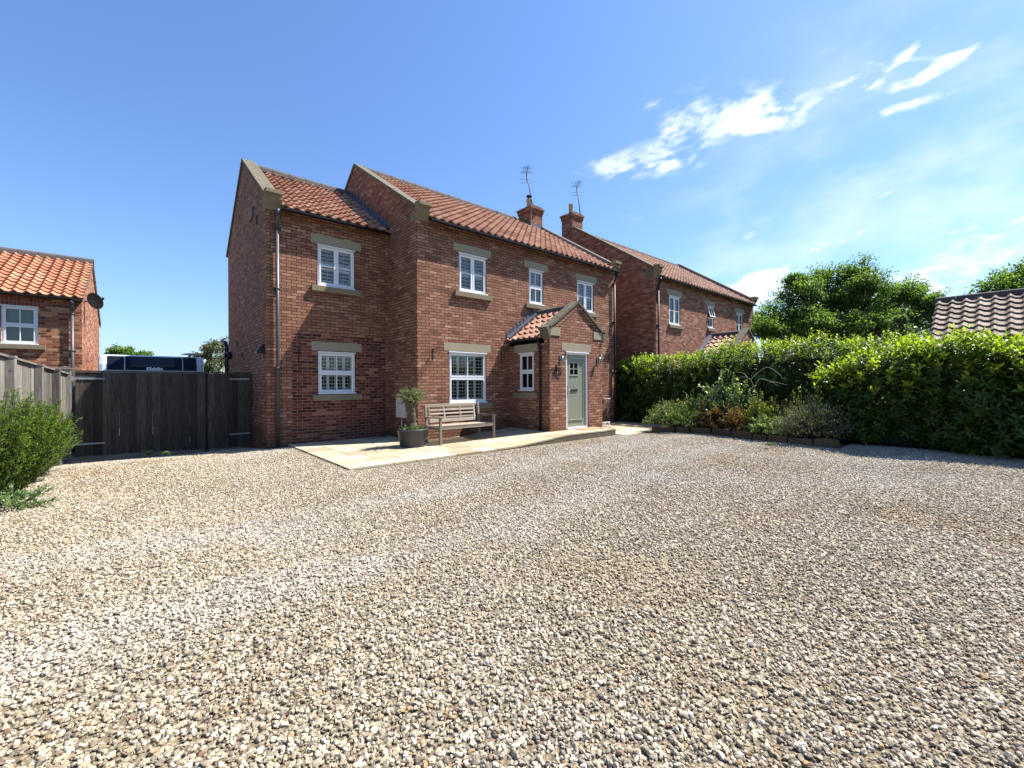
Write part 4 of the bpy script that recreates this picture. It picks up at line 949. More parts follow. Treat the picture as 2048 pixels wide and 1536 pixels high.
bracket('curled iron basket bracket near the left corner of the sunlit front', F0, .44, 2.22); bracket('curled iron basket bracket between the big ground window and the porch', F0, 2.70, 2.24)
bracket('curled iron basket bracket right of the porch beside the black downpipe', F0, 7.80, 2.35); bracket('thin iron basket bracket on the shaded wing left of its ground window', FE, -2.32, 2.19, .26)
t = thing('wall_box', 'faded alarm box high on the shaded gable wall', 'alarm box', (-3.0, 3.3, 6.0))
g = MB(); g.box(-3.05, -3.0, 3.05, 3.55, 5.78, 6.05); g.build('case', plain('faded brown box', (.17, .095, .075), .7), t, bevel=.01)
t = thing('cable_bracket', 'small black bent bracket high on the gable below the alarm box', 'bracket', (-3.0, 2.6, 5.6))
g = MB(); g.tube([(-3.0, 3.0, 5.78), (-3.05, 2.75, 5.70), (-3.05, 2.42, 5.62), (-3.05, 2.40, 5.40)], .014, 6); g.build('rod', M_black, t)
t = thing('meter_box', 'off white meter box on the wall corner behind the potted olive', 'meter box', (0, .55, .6))
g = MB(); g.box(-.20, -.001, .36, .79, .60, 1.10); g.build('cabinet', M_meter, t, bevel=.008)
g = MB(); g.box(-.212, -.2005, .385, .765, .62, 1.08); g.build('door', M_meter, t, bevel=.004)
g = MB(); g.tube([(-.08, .70, .60), (-.08, .70, .03)], .018, 8); g.build('supply_pipe', M_meter, t)
# house number in wrought iron, two digits
def digits():
    g = MB(); r = .0115; y = PY-.016
    def S(pts): g.tube([(x, y, z) for x, z in pts], r, 6)
    x, z = 3.165, 1.62
    S([(x+.10, z+.30), (x+.075, z+.20), (x+.0, z+.10), (x+.03, z+.095), (x+.15, z+.12)]); S([(x+.12, z+.28), (x+.115, z+.14), (x+.10, z+.02), (x+.08, z-.01)])
    x += .165; arc = lambda cx, cz, rr, a0, a1: [(cx+rr*math.cos(R(a)), cz+rr*math.sin(R(a))) for a in np.linspace(a0, a1, 12)]
    S(arc(x+.05, z+.215, .058, 160, -85)); S(arc(x+.05, z+.085, .075, 85, -170))
    S([(x-.22, z+.26), (x-.20, z+.22), (x-.22, z+.19)]); S([(x+.16, z+.22), (x+.14, z+.18), (x+.16, z+.15)])
    return g.build('house_number', M_iron)
tag(digits(), 'wrought iron number 43 on the porch wall left of the door', 'house number')
g = MB(); lbox(g, FP, 5.19, 5.275, .002, .02, 2.18, 2.34); tag(g.build('wall_plaque', M_lintel, bevel=.003), 'small cream plaque on the right end of the porch wall', 'plaque')
t = thing('wall_planter', 'pale half round planter on the wall right of the porch', 'planter', (7.5, 0, .8))
g = MB(); g.lathe([(.0, 0), (.09, 0), (.12, .12), (.135, .125), (.135, .155), (.11, .155), (.10, .03)], (7.5, -.14, .76), 20); g.build('bowl', M_meter, t)
g = MB()
for k in range(6):
    x = 7.38+.05*k; g.tube([(x, -.16, .80), (x+random.uniform(-.03, .03), -.22, .5), (x+random.uniform(-.16, .10), -.18, .06)], .004, 5)
tag(g.build('cane', plain('dry cane', (.16, .12, .08), .8)), 'dry trailing canes hanging below the pale wall planter', 'canes')
t = thing('boot_scraper', 'small white metal boot scraper frame on the paving right of the porch', 'boot scraper', (6.3, -.9, .02))
g = MB(); g.box(5.75, 6.45, -1.06, -1.03, .165, .195)
for x in (5.77, 5.95, 6.2, 6.42): g.box(x-.012, x+.012, -1.057, -1.033, .014, .165)
g.tube([(6.0+.12*math.cos(a), -1.045, .05+.1*math.sin(a)) for a in np.linspace(0, math.pi, 10)], .008, 6); g.build('frame', M_white, t)
g = MB(); g.tube([(5.55, -1.2, .13), (5.55, -1.15, .13)], .10, 18); g.tube([(5.82, -1.12, .12), (5.82, -1.07, .12)], .09, 18); g.build('brush_wheel', M_black, t)
g = MB(); g.tube([(5.35, -1.35, .19), (6.05, -1.5, .03)], .014, 6); tag(g.build('broom_handle', M_teak), 'pale wooden pole lying beside the boot scraper', 'pole')
o = MB(); o.box(3.92, 4.72, -2.12, -1.70, .1665, .182); tag(o.build('doormat', plain('coir mat', (.36, .22, .12), .95, var=.3, nscale=60, bst=.8)), 'tan coir doormat on the paving before the green door', 'doormat')

# ------------------------------------------------------------------ bench
def bench():
    t = thing('garden_bench', 'weathered wooden bench with slatted back under the big ground window', 'bench', (.81, -.75, .04)); Z = .04; ids = []
    def w(name, boxes, b=.006):
        g = MB(); n = 0; ids = []
        for k, bx in enumerate(boxes):
            if len(bx) == 6: g.box(*bx)
            else: g.prism(*bx)
            ids += [k+n]*(len(g.f)-len(ids))
        o = g.build(name, M_teak, t, bevel=b); board_colors(o, ids); return o
    def leg(x, y, h, back=False):
        if back: return w('leg', [([(-.42, Z), (-.37, Z), (-.37, Z+.42), (-.30+.0, Z+.91), (-.355, Z+.91), (-.42, Z+.42)], x, x+.055, 'x')])
        return w('leg', [(x, x+.055, y, y+.06, Z, Z+h)])
    leg(0, -1.06, .615); leg(1.575, -1.06, .615); leg(0, 0, 0, True); leg(1.575, 0, 0, True)
    w('seat', [(.058, 1.572, -1.06+i*.095, -1.06+i*.095+.083, Z+.415-.004*i, Z+.437-.004*i) for i in range(7)] + [(.055, 1.575, -1.045, -1.015, Z+.345, Z+.413), (.055, 1.575, -.42, -.395, Z+.33, Z+.385)])
    w('seat_rail', [(.012, .043, -1.0, -.42, Z+.33, Z+.40), (1.587, 1.618, -1.0, -.42, Z+.33, Z+.40)])
    for x in (-.012, 1.563): w('armrest', [([(-1.09, Z+.617), (-.40, Z+.60), (-.40, Z+.625), (-.75, Z+.628), (-1.09, Z+.645)], x, x+.079, 'x')])
    f = lambda z: -.40+(z-.42)*.20     # lean of the back
    def slat(x0, x1, z0, z1, d=.022, o=0): 
        return ([(f(z0)-.0+o, Z+z0), (f(z0)+d+o, Z+z0), (f(z1)+d+o, Z+z1), (f(z1)+o, Z+z1)], x0, x1, 'x')
    S = [slat(.055, 1.575, .835, .912, .03), slat(.12, 1.50, .46, .545, .03), slat(.15, 1.47, .74, .785, .018, .004), slat(.15, 1.47, .65, .69, .018, .004)]
    S += [slat(x, x+.045, .545, .835, .026, .001) for x in (.115, .54, 1.02, 1.46)]
    S += [slat(.14, 1.48, .56, .60, .018, .004)]
    w('backrest', S)
bench()
# ------------------------------------------------------------------ olive in its tub
ol = thing('planter_tub', 'large dark grey round tub in front of the house corner', 'planter', (-.53, -.74, .03))
g = MB(); g.lathe([(.0, .0), (.27, .0), (.275, .02), (.335, .36), (.35, .365), (.355, .40), (.34, .41), (.325, .405), (.315, .34), (.0, .33)], (-.53, -.74, .03), 36)
g.build('tub', plain('dark grey plastic', (.035, .038, .042), .5, var=.12, bst=.05), ol)
g = MB(); g.lathe([(.0, .355), (.318, .35)], (-.53, -.74, .03), 24); g.build('compost', plain('compost', (.03, .02, .014), .95, var=.4, nscale=40, bst=1), ol)
ot = thing('olive_tree', 'gnarled young olive tree with silvery crown growing in the grey tub', 'olive tree', (-.53, -.74, .38))
g = MB(); b0 = Vector((-.53, -.74, .36))
def knob(pts, rad, n=12):
    P = []; Rr = []
    for i in range(len(pts)-1):
        for t in np.linspace(0, 1, 5)[:-1]: P.append(Vector(pts[i]).lerp(Vector(pts[i+1]), t)); Rr.append((rad[i]*(1-t)+rad[i+1]*t)*random.uniform(.78, 1.22))
    P.append(Vector(pts[-1])); Rr.append(rad[-1]); g.tube(P, Rr, n)
knob([b0, (-.55, -.74, .60), (-.57, -.75, .80), (-.58, -.75, .93)], [.125, .095, .088, .10])
knob([(-.58, -.75, .86), (-.66, -.77, 1.02), (-.72, -.80, 1.14)], [.075, .06, .04]); knob([(-.56, -.74, .86), (-.47, -.72, 1.03), (-.42, -.70, 1.16)], [.07, .055, .035]); knob([(-.56, -.74, .9), (-.57, -.7, 1.12)], [.06, .035])
tips = []
for k in range(130):
    a = random.uniform(0, 2*math.pi); el = random.uniform(-.25, 1.3); c0 = Vector(random.choice([(-.72, -.80, 1.13), (-.42, -.70, 1.15), (-.57, -.7, 1.12), (-.57, -.75, 1.05)]))
    d_ = Vector((math.cos(a)*math.cos(el), math.sin(a)*math.cos(el), math.sin(el)*.95)); ln = random.uniform(.12, .30); e_ = c0+d_*ln
    g.tube([c0, c0+d_*ln*.5+Vector((0, 0, .01)), e_], [.006, .004, .002], 5); tips.append((c0, e_, d_))
o = g.build('trunk', M_bark_olive, ot)
from mathutils import noise as mn
for v in o.data.vertices:
    if (v.co-Vector((-.56, -.74, v.co.z))).length < .22 and v.co.z < 1.1: v.co += (v.co-Vector((-.56, -.74, v.co.z))).normalized()*(.030*mn.noise(v.co*Vector((16, 16, 6)).length*.9)+.02*mn.noise(v.co*34))
P, D = [], []
for c0, e_, d_ in tips:
    for q in np.linspace(.25, 1.05, 20):
        p = c0.lerp(e_, q)+Vector([random.gauss(0, .012) for _ in range(3)]); P.append(p); D.append(d_*.7+Vector([random.gauss(0, .6) for _ in range(3)]))
leaves('crown', np.array(P), np.array(D), rng.uniform(.035, .065, len(P)), rng.uniform(.013, .02, len(P)), M_oliveleaf, ot, tip=(rng.random(len(P)) > .8)*1.0)
n = 420; a = rng.uniform(0, 6.283, n); r_ = np.sqrt(rng.uniform(.1, 1, n))*.29; P = np.stack([-.53+r_*np.cos(a), -.74+r_*np.sin(a), .39+rng.uniform(0, .09, n)], 1); D = np.stack([np.cos(a)*.6, np.sin(a)*.6, rng.uniform(.3, 1.3, n)], 1)
tag(leaves('underplanting', P, D, rng.uniform(.03, .07, n), rng.uniform(.012, .02, n), M_small, tip=(rng.random(n) > .9)*1.0), 'low green underplanting filling the top of the grey tub', 'plant')

# ------------------------------------------------------------------ caravan
cv = thing('caravan', 'white touring caravan with dark blue front showing over the gate', 'caravan', (-4.9, 7.5, -.4))
CX0, CX1, CYF, CT = -6.16, -3.66, 7.45, 2.40
g = MB(); prof = [(CYF+.0, .2), (CYF-.04, 1.0), (CYF-.0, 1.6), (CYF+.10, 2.1), (CYF+.26, 2.36), (CYF+.50, CT), (CYF+5.6, CT+.03), (CYF+6.0, 2.2), (CYF+6.1, .2)]
g.prism(prof, CX0, CX1, 'x'); g.build('body', plain('white caravan body', (.50, .52, .56), .35, var=.03, bst=0), cv, bevel=.09)
pf = lambda z: float(np.interp(z, [.2, 1.0, 1.6, 2.1, 2.36], [CYF, CYF-.04, CYF, CYF+.10, CYF+.26]))
M_navy = plain('dark blue panel', (.002, .005, .016), .4, spec=.15, var=.1, bst=0)
def strip(x0, x1, z0, z1, off, m, name, parent=cv, n=5):
    g = MB(); zs = np.linspace(z0, z1, n+1)
    for a, b in zip(zs[:-1], zs[1:]): g.face([(x0, pf(a)-off, a), (x1, pf(a)-off, a), (x1, pf(b)-off, b), (x0, pf(b)-off, b)])
    for x in (x0, x1):
        for a, b in zip(zs[:-1], zs[1:]): g.face([(x, pf(a)-off, a), (x, pf(a), a), (x, pf(b), b), (x, pf(b)-off, b)])
    return g.build(name, m, parent)
fp = strip(-5.97, -3.86, 1.93, 2.35, .012, M_navy, 'front_panel'); strip(-5.45, -4.42, 2.03, 2.33, .02, plain('tinted window', (.004, .008, .018), .25, spec=.3, var=.1, bst=0), 'front_window', fp)
strip(-5.60, -5.575, 1.93, 2.35, .02, M_galv, 'panel_trim', fp); strip(-4.23, -4.205, 1.93, 2.35, .02, M_galv, 'panel_trim', fp); strip(-6.1, -3.72, 1.885, 1.92, .025, M_meter, 'grab_rail', cv, 1)
tc = bpy.data.curves.new('lettering', 'FONT'); tc.body = 'Elddis'; tc.size = .165; tc.extrude = .002; tc.offset = .006; tc.align_x = 'CENTER'
to = bpy.data.objects.new('tmp', tc); COL.objects.link(to); bpy.context.view_layer.update(); me = bpy.data.meshes.new_from_object(to.evaluated_get(bpy.context.evaluated_depsgraph_get())); bpy.data.objects.remove(to)
me.materials.clear(); me.materials.append(M_white); lo = bpy.data.objects.new('lettering', me); COL.objects.link(lo)
lo.matrix_world = Matrix.Translation((-4.90, pf(1.98)-.03, 1.935)) @ Matrix.Rotation(R(80), 4, 'X') @ Matrix.Diagonal((1.0, .78, 1, 1)); mw = lo.matrix_world.copy(); lo.parent = fp; lo.matrix_parent_inverse = fp.matrix_world.inverted(); lo.matrix_world = mw
g = MB(); g.lathe([(0, .05), (.10, .045), (.22, .01), (.24, 0), (0, -.02)], (-4.02, 7.9, 2.47), 20); g.tube([(-4.02, 7.9, 2.38), (-4.02, 7.9, 2.46)], .04, 10); g.build('roof_dome', M_meter, cv)
g = MB()
for x in (CX0+.05, CX1-.25): g.tube([(x, 10.5, -.1), (x+.2, 10.5, -.1)], .33, 20)
g.build('wheel', M_black, cv)

# ------------------------------------------------------------------ gate and fence
def boards(g, ids, x0, x1, y, zb, zt, seed, wmin=.11, wmax=.16, th=.018):
    rnd = random.Random(seed); x = x0; k = 0
    while x < x1-.02:
        wd_ = min(rnd.uniform(wmin, wmax), x1-x); zb_ = zb(x+wd_/2)+rnd.uniform(-.01, .01); off = rnd.uniform(0, .006); zm = (zb_+zt)/2+rnd.uniform(-.03, .05)
        sh = rnd.choice([0, 0, 0, .004])
        for (a, b, dx) in ((zb_, zm, sh), (zm+.001, zt, 0)):
            n0 = len(g.f); g.box(x+.0004+dx, x+wd_-.0004+dx, y-off-th, y-off, a, b); ids += [seed*50+k]*(len(g.f)-n0)
        x += wd_; k += 1
def gate(label, x0, x1, seed, hinge_left):
    t = thing('wooden_gate', label, 'gate', (x0 if hinge_left else x1, 3.4, -.1), 'gates between the fence and the house')
    g = MB(); ids = []; boards(g, ids, x0+.01, x1-.01, 3.40, lambda x: float(np.interp(x, [-6.4, -3], [-.05, -.15])), 1.745, seed); o = g.build('boarding', M_gate, t); board_colors(o, ids)
    g = MB(); g.box(x0+.01, x1-.01, 3.36, 3.44, 1.75, 1.785); g.box(x0+.01, x1-.01, 3.405, 3.45, 1.5, 1.6); g.box(x0+.01, x1-.01, 3.405, 3.45, .2, .3); o = g.build('rail', M_gate, t); board_colors(o, [seed]*len(g.f))
    for z in (1.61, .20):
        g = MB(); s = 1 if hinge_left else -1; xa = x0 if hinge_left else x1
        g.prism([(xa-s*.04, z-.025), (xa+s*.45, z-.014), (xa+s*.47, z), (xa+s*.45, z+.014), (xa-s*.04, z+.025)], 3.362, 3.37, 'y'); g.box(*sorted((xa-s*.09, xa-s*.02)), 3.345, 3.375, z-.055, z+.055)
        for k in range(3): g.tube([(xa+s*(.06+.14*k), 3.365, z), (xa+s*(.06+.14*k), 3.355, z)], .012, 8)
        g.build('hinge', M_galv, t)
gate('wide dark boarded gate below the caravan, hinged on the fence post', -6.28, -3.99, 3, True); gate('narrow dark boarded gate beside the house wall', -3.97, -3.05, 5, False)
def fence():
    t = thing('board_fence', 'silvered closeboard fence with capped posts running toward the gate', 'fence', (-6.4, 3.4, 0))
    A = Vector((-6.39, 3.40, 0)); B = Vector((-6.98, -3.0, 0)); d = (B-A).normalized(); L = (B-A).length; ang = math.atan2(d.y, d.x); M4 = Matrix.Translation(A) @ Matrix.Rotation(ang, 4, 'Z')
    # local: x along fence away from the gate, +y = drive side
    top = lambda s: 1.69+.050*s
    g = MB(); ids = []; rnd = random.Random(2); s = 0; k = 0
    while s < L:
        wd_ = rnd.uniform(.12, .155); n0 = len(g.f); q = rnd.uniform(0, .006); g.box(s+.001, s+wd_+.006, -.015+q, .004+q, -.15, top(s), M=M4); ids += [k]*(len(g.f)-n0); s += wd_; k += 1
    o = g.build('boarding', M_fence, t); board_colors(o, ids)
    g = MB(); g.prism([(-.05, top(0)), (L, top(L)), (L, top(L)+.03), (-.05, top(0)+.03)], -.035, .05, 'y', M=M4); o = g.build('capping_rail', M_fence, t); board_colors(o, [3]*len(g.f))
    for s in (1.1, 2.15, 3.45, 5.2):
        g = MB(); g.box(s-.05, s+.05, .012, .105, -.15, top(s)-.005, M=M4); g.box(s-.057, s+.057, .008, .112, top(s)-.003, top(s)+.028, M=M4); o = g.build('post', M_fence, t); board_colors(o, [int(s*9)]*len(g.f))
    g = MB(); g.box(-6.50, -6.33, 3.28, 3.42, -.15, 1.80); g.box(-6.515, -6.315, 3.265, 3.435, 1.802, 1.83); g.prism([(-6.515, 1.832), (-6.315, 1.832), (-6.415, 1.875)], 3.265, 3.435, 'y'); o = g.build('gate_post', M_fence, t); board_colors(o, [31]*len(g.f))
    g = MB(); g.box(-3.06, -3.003, 3.34, 3.44, -.2, 1.76); g.box(-4.03, -3.93, 3.455, 3.50, -.2, 1.74); o = g.build('gate_stop', M_gate, t); board_colors(o, [1]*len(g.f))
fence()

# ------------------------------------------------------------------ hedges
def hedge(label, y0, y1, xf, ht, thick, shoots, seed, lsize=.095, endcap=True):
    """laurel hedge along Y; xf(y) drive-side face, ht(y) height"""
    global rng
    rng = np.random.default_rng(seed); t = thing('laurel_hedge', label, 'hedge', (xf((y0+y1)/2)+thick/2, (y0+y1)/2, .1))
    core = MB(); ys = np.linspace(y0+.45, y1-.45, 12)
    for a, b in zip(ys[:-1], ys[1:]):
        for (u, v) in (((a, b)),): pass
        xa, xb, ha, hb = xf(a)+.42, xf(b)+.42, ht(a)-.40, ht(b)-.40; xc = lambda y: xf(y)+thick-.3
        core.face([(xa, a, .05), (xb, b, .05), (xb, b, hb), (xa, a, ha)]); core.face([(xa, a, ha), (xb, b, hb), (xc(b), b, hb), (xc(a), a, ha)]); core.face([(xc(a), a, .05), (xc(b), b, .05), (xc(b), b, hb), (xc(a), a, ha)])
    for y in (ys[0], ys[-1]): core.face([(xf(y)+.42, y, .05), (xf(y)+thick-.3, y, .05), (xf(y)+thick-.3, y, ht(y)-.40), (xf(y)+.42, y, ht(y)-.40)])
    core.build('shade_core', M_laurel_core, t)  # plain slab in place of growth; its dark colour stands for inner shade
    def lump(y, z): return .15*math.sin(y*1.9+seed+.6*math.sin(z*2))*math.sin(z*2.1+1)+.09*math.sin(y*4.7+z*3.1+math.sin(y*1.3))+.05*math.sin(y*11+z*7)
    P, D, Tp, Ln, Nn = [], [], [], [], []
    rnd = random.Random(seed)
    L = abs(y1-y0)
    faces = [('side', L*ht((y0+y1)/2)), ('top', L*thick*.9)] + ([('end', thick*ht(y0)), ('end1', thick*ht(y1))] if endcap else [])
    for kind, area in faces:
        for _ in range(int(area*shoots*(1.25 if kind == 'top' else 1))):
            y = rnd.uniform(y0, y1); dep = rnd.random()**1.2*.50
            if kind == 'side':
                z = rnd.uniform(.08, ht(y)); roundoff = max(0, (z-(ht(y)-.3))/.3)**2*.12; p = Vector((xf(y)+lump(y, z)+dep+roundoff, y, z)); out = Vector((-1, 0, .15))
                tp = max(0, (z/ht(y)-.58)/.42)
            elif kind == 'top':
                x = rnd.uniform(0, thick); z = ht(y)+lump(y*1.3, x*1.7)*.8-dep*.9; e = min(x, thick-x); z -= max(0, (.25-e)/.25)**2*.14; p = Vector((xf(y)+x, y, z)); out = Vector((-.25, 0, 1)); tp = 1
            else:
                yy = y0 if kind == 'end' else y1; s = -1 if yy == min(y0, y1) else 1; x = rnd.uniform(0, thick); z = rnd.uniform(.08, ht(yy)); p = Vector((xf(yy)+x, yy-s*dep+s*lump(x, z), z)); out = Vector((-.2, s, .15)); tp = max(0, (z/ht(yy)-.72)/.28)
            st = (out.normalized()*.75+Vector((0, 0, .55))+Vector([rnd.gauss(0, .35) for _ in range(3)])).normalized()
            fresh = rnd.random() < tp*.85 and dep < .2
            nl = rnd.randint(6, 9); sl_ = lsize*(rnd.uniform(1.3, 2.4) if fresh else 1.0)
            s1 = st.cross(Vector((.3, .2, .9))).normalized(); s2 = st.cross(s1)
            a0 = rnd.random()*6.28
            for i in range(nl):
                a = a0+i*2.4; f_ = i/nl; opn = (1.05-.55*f_) if fresh else 1.0
                d_ = st*(.35+.5*f_)+(s1*math.cos(a)+s2*math.sin(a))*opn+Vector((0, 0, -.12 if not fresh else .15)); P.append(p+st*(f_*sl_*1.1)); D.append(d_); Nn.append(st+Vector([rnd.gauss(0, .25) for _ in range(3)]))
                Tp.append(min(1, (.55+.45*f_+rnd.uniform(-.2, .1))) if fresh else rnd.uniform(0, .14)); Ln.append(lsize*rnd.uniform(.75, 1.2)*(1-.25*f_))
    Ln = np.array(Ln)
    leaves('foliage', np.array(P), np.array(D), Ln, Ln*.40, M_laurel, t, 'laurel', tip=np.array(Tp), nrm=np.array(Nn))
fx = lambda y: float(np.interp(y, [-8, -6.5, -3, -1.2, 0, 1.6], [8.25, 8.15, 8.3, 8.4, 8.65, 9.3]))
fh = lambda y: float(np.interp(y, [-7.5, -6, -4, -2.4, -1.3, -.2, .5, 1.5], [2.42, 2.50, 2.50, 2.30, 2.28, 2.32, 2.15, 1.9]))
hedge('long laurel hedge behind the stone edged bed, running to the house corner', -8.0, 1.4, fx, fh, 1.25, 105, 11, .105)
nx = lambda y: float(np.interp(y, [-12.5, -9, -7.6, -6.9, -6.4], [7.0, 6.85, 6.95, 7.15, 7.6]))
nh = lambda y: float(np.interp(y, [-12.5, -9.6, -8.6, -7.8, -7.2, -6.4], [2.02, 2.04, 2.16, 2.06, 1.84, 1.5]))
hedge('big leaved laurel hedge nearest the camera, casting deep shade on the gravel', -12.5, -6.5, nx, nh, 1.7, 150, 23, .14)

def spline(p, n=6):
    out = []; m = len(p)
    for i in range(m-1):
        a, b, c, d = p[max(i-1, 0)], p[i], p[i+1], p[min(i+2, m-1)]
        for k in range(n):
            t = k/n; out.append(.5*((2*b)+(c-a)*t+(2*a-5*b+4*c-d)*t*t+(3*b-a-3*c+d)*t**3))
    return out+[p[-1]]
rng = np.random.default_rng(5); t = thing('reflection_hedge', 'unseen tall hedge added behind the camera for the panes to reflect', 'hedge', (2, -21, 0))  # unseen hedge, added so ground-floor panes reflect dark greenery
n = 26000; P = np.stack([rng.uniform(-16, 22, n), rng.uniform(-22.2, -20.2, n), rng.uniform(0, 1, n)], 1); H = 3.4+.5*np.sin(P[:, 0]*.7)+.4*np.sin(P[:, 0]*1.9); P[:, 2] *= H
leaves('foliage', P, rng.normal(size=(n, 3))+np.array([0, .3, .5]), rng.uniform(.14, .24, n), rng.uniform(.09, .14, n), M_laurel, t, tip=rng.random(n)*.5)
g = MB(); g.box(-16, 22, -21.6, -21.0, -.3, 2.6); g.build('shade_core', M_laurel_core, t)  # dark box painting shade inside the added hedge
# ------------------------------------------------------------------ shrubs
def mound(name, label, cat, c, rad, h, mtl, n, ln, wd_, seed, up=.5, tipf=.15, kind='simple', twigs=True, shape=1.0, group=None):
    """a domed shrub: twigs from the base and leaves along their outer half"""
    global rng
    rng = np.random.default_rng(seed); rnd = random.Random(seed); t = thing(name, label, cat, c, group); c = Vector(c); g = MB(); P, D, Tp = [], [], []
    nt = max(20, n//26)
    for k in range(nt):
        a = rnd.uniform(0, 6.283); el = math.asin(rnd.uniform(.02, 1)); rr = rnd.uniform(.72, 1.05)*(1+.14*math.sin(a*3+seed))*(1+.1*math.sin(a*7))
        e_ = c+Vector((rad[0]*math.cos(a)*math.cos(el)*rr, rad[1]*math.sin(a)*math.cos(el)*rr, .06+h*math.sin(el)**shape*rr)); m = c.lerp(e_, .5)+Vector((0, 0, h*.12))
        if twigs and k % 2 == 0: g.tube([c+Vector((rnd.gauss(0, .03), rnd.gauss(0, .03), 0)), m, e_], [.009, .006, .002], 4, cap=False)
        for q in np.linspace(.45, 1.03, 26):
            p = (c*(1-q)**2+m*2*q*(1-q)+e_*q*q) if False else c.lerp(m, q*2) if q < .5 else m.lerp(e_, q*2-1)
            p = p+Vector([rnd.gauss(0, .035*max(rad)) for _ in range(3)]); P.append(p); D.append((e_-c).normalized()+Vector([rnd.gauss(0, .7) for _ in range(3)])+Vector((0, 0, up))); Tp.append((1.0 if rnd.random() < tipf else 0)*max(0, (q-.7)/.3)+rnd.uniform(0, .15))
    n_ = len(P); L = rng.uniform(.7, 1.2, n_)*ln
    g.build('branches', M_bark, t); leaves('foliage', np.array(P), np.array(D), L, L*wd_, mtl, t, kind, tip=np.minimum(1, np.array(Tp)))
    return t
BED = .13
mound('shrub', 'small leaved green shrub spilling over the path end of the bed', 'shrub', (6.72, -3.1, BED), (.90, .78), .70, M_small, 6500, .046, .5, 31, tipf=.25)
mound('shrub', 'bronze tipped low shrub behind the path end of the bed', 'shrub', (7.45, -3.5, BED), (.58, .58), 1.02, M_small, 3200, .055, .5, 32, tipf=.6)
mound('leafy_shrub', 'tall pale green drooping shrub against the dark hedge', 'shrub', (7.6, -4.35, BED), (.72, .82), 1.50, M_pale, 3600, .12, .34, 33, up=-.3, tipf=.5, kind='laurel')
mound('copper_shrub', 'coppery orange leaved shrub left of the golden one', 'shrub', (7.0, -4.15, BED), (.50, .50), .70, M_copper, 2600, .06, .5, 34, tipf=.4)
mound('copper_shrub', 'smaller coppery orange shrub in the middle of the bed', 'shrub', (6.86, -4.8, BED), (.46, .46), .68, M_copper, 2200, .06, .5, 35, tipf=.5)
mound('golden_shrub', 'golden green shrub with upright tips in the middle of the bed', 'shrub', (7.05, -5.4, BED), (.55, .5), .92, M_gold, 3300, .06, .5, 36, tipf=.5)
mound('pale_shrub', 'low pale green plant in front of the golden shrub', 'shrub', (6.62, -5.65, BED), (.44, .44), .46, M_pale, 2000, .06, .5, 37, tipf=.5)
mound('yellow_shrub', 'yellow flecked shrub peeping from behind the grey green mound', 'shrub', (7.35, -6.3, BED), (.5, .6), .98, M_gold, 2500, .06, .5, 38, tipf=.8)
mound('hebe_bush', 'dense grey green dome shaped bush at the near end of the bed', 'bush', (6.60, -6.6, BED), (.74, .84), .84, M_hebe, 9500, .042, .36, 39, up=.9, tipf=.35)
for k, (yy, mm, lab) in enumerate(((-3.75, M_small, 'between the green shrub and the copper one'), (-5.15, M_pale, 'below the golden shrub'), (-6.15, M_small, 'at the foot of the grey green bush'))):
    mound('creeping_plant', 'low creeping plant trailing over the edging stones '+lab, 'plant', (edge_x(yy)+.18, yy, .10), (.24, .38), .17, mm, 800, .035, .5, 81+k, twigs=False, tipf=.3, group='creeping plants on the edging')
g = MB(); c = Vector((7.55, -5.1, 1.2))
for k, pts in enumerate([[(0, 0, -.2), (.02, .05, .0), (-.02, .15, .35), (.0, .35, .47), (0, .5, .42)], [(0, .05, .1), (-.1, -.15, .38), (-.1, -.45, .30), (-.12, -.7, .12)], [(-.1, -.45, .30), (-.12, -.62, .26), (-.12, -.95, .16)],
                        [(-.02, .15, .35), (-.05, -.02, .55), (-.05, -.35, .80), (-.1, -.7, .55), (-.1, -.8, .38)], [(0, .25, .44), (0, .4, .62), (0, .7, .66)]]):
    q = spline([c+Vector((p[0], p[1]*.85, p[2]*.75+.05)) for p in pts], 7); g.tube(q, list(np.linspace(.008, .002, len(q))), 6)
tag(g.build('dead_branch', M_twig), 'bare bleached branch arching against the dark hedge', 'branch')
ORD = ['first', 'second', 'third', 'fourth', 'fifth', 'sixth', 'seventh', 'eighth', 'ninth', 'tenth', 'eleventh', 'twelfth']
g = MB(); rnd = random.Random(5)
pts = [(edge_x(y), y) for y in (-2.78, -3.25, -3.62, -4.2, -4.78, -5.35, -5.72, -6.2, -6.75, -7.25)]
for k, ((xa, ya), (xb, yb)) in enumerate(zip(pts[:-1], pts[1:])):
    a = Vector((xa, ya, 0)); b = Vector((xb, yb, 0)); d_ = (b-a); L = d_.length; ang = math.atan2(d_.y, d_.x); h = rnd.uniform(.12, .20); g = MB(); g.prism([(.01, -.05), (L-.01, -.05), (L-.012-rnd.random()*.03, h*rnd.uniform(.85, 1)), (L*.5, h*rnd.uniform(.95, 1.05)), (.012+rnd.random()*.03, h*rnd.uniform(.85, 1))], 0, .15, 'y')
    o = g.build('edging_stone', M_edge, bevel=.022); o.location = a+Vector((0, 0, rnd.uniform(-.01, .01))); o.rotation_euler = (rnd.uniform(-.08, .08), rnd.uniform(-.03, .03), ang+rnd.uniform(-.03, .03))
    tag(o, f'{ORD[k]} rough edging stone of the bed counted from the paved path', 'edging stone', 'edging stones along the planting bed')

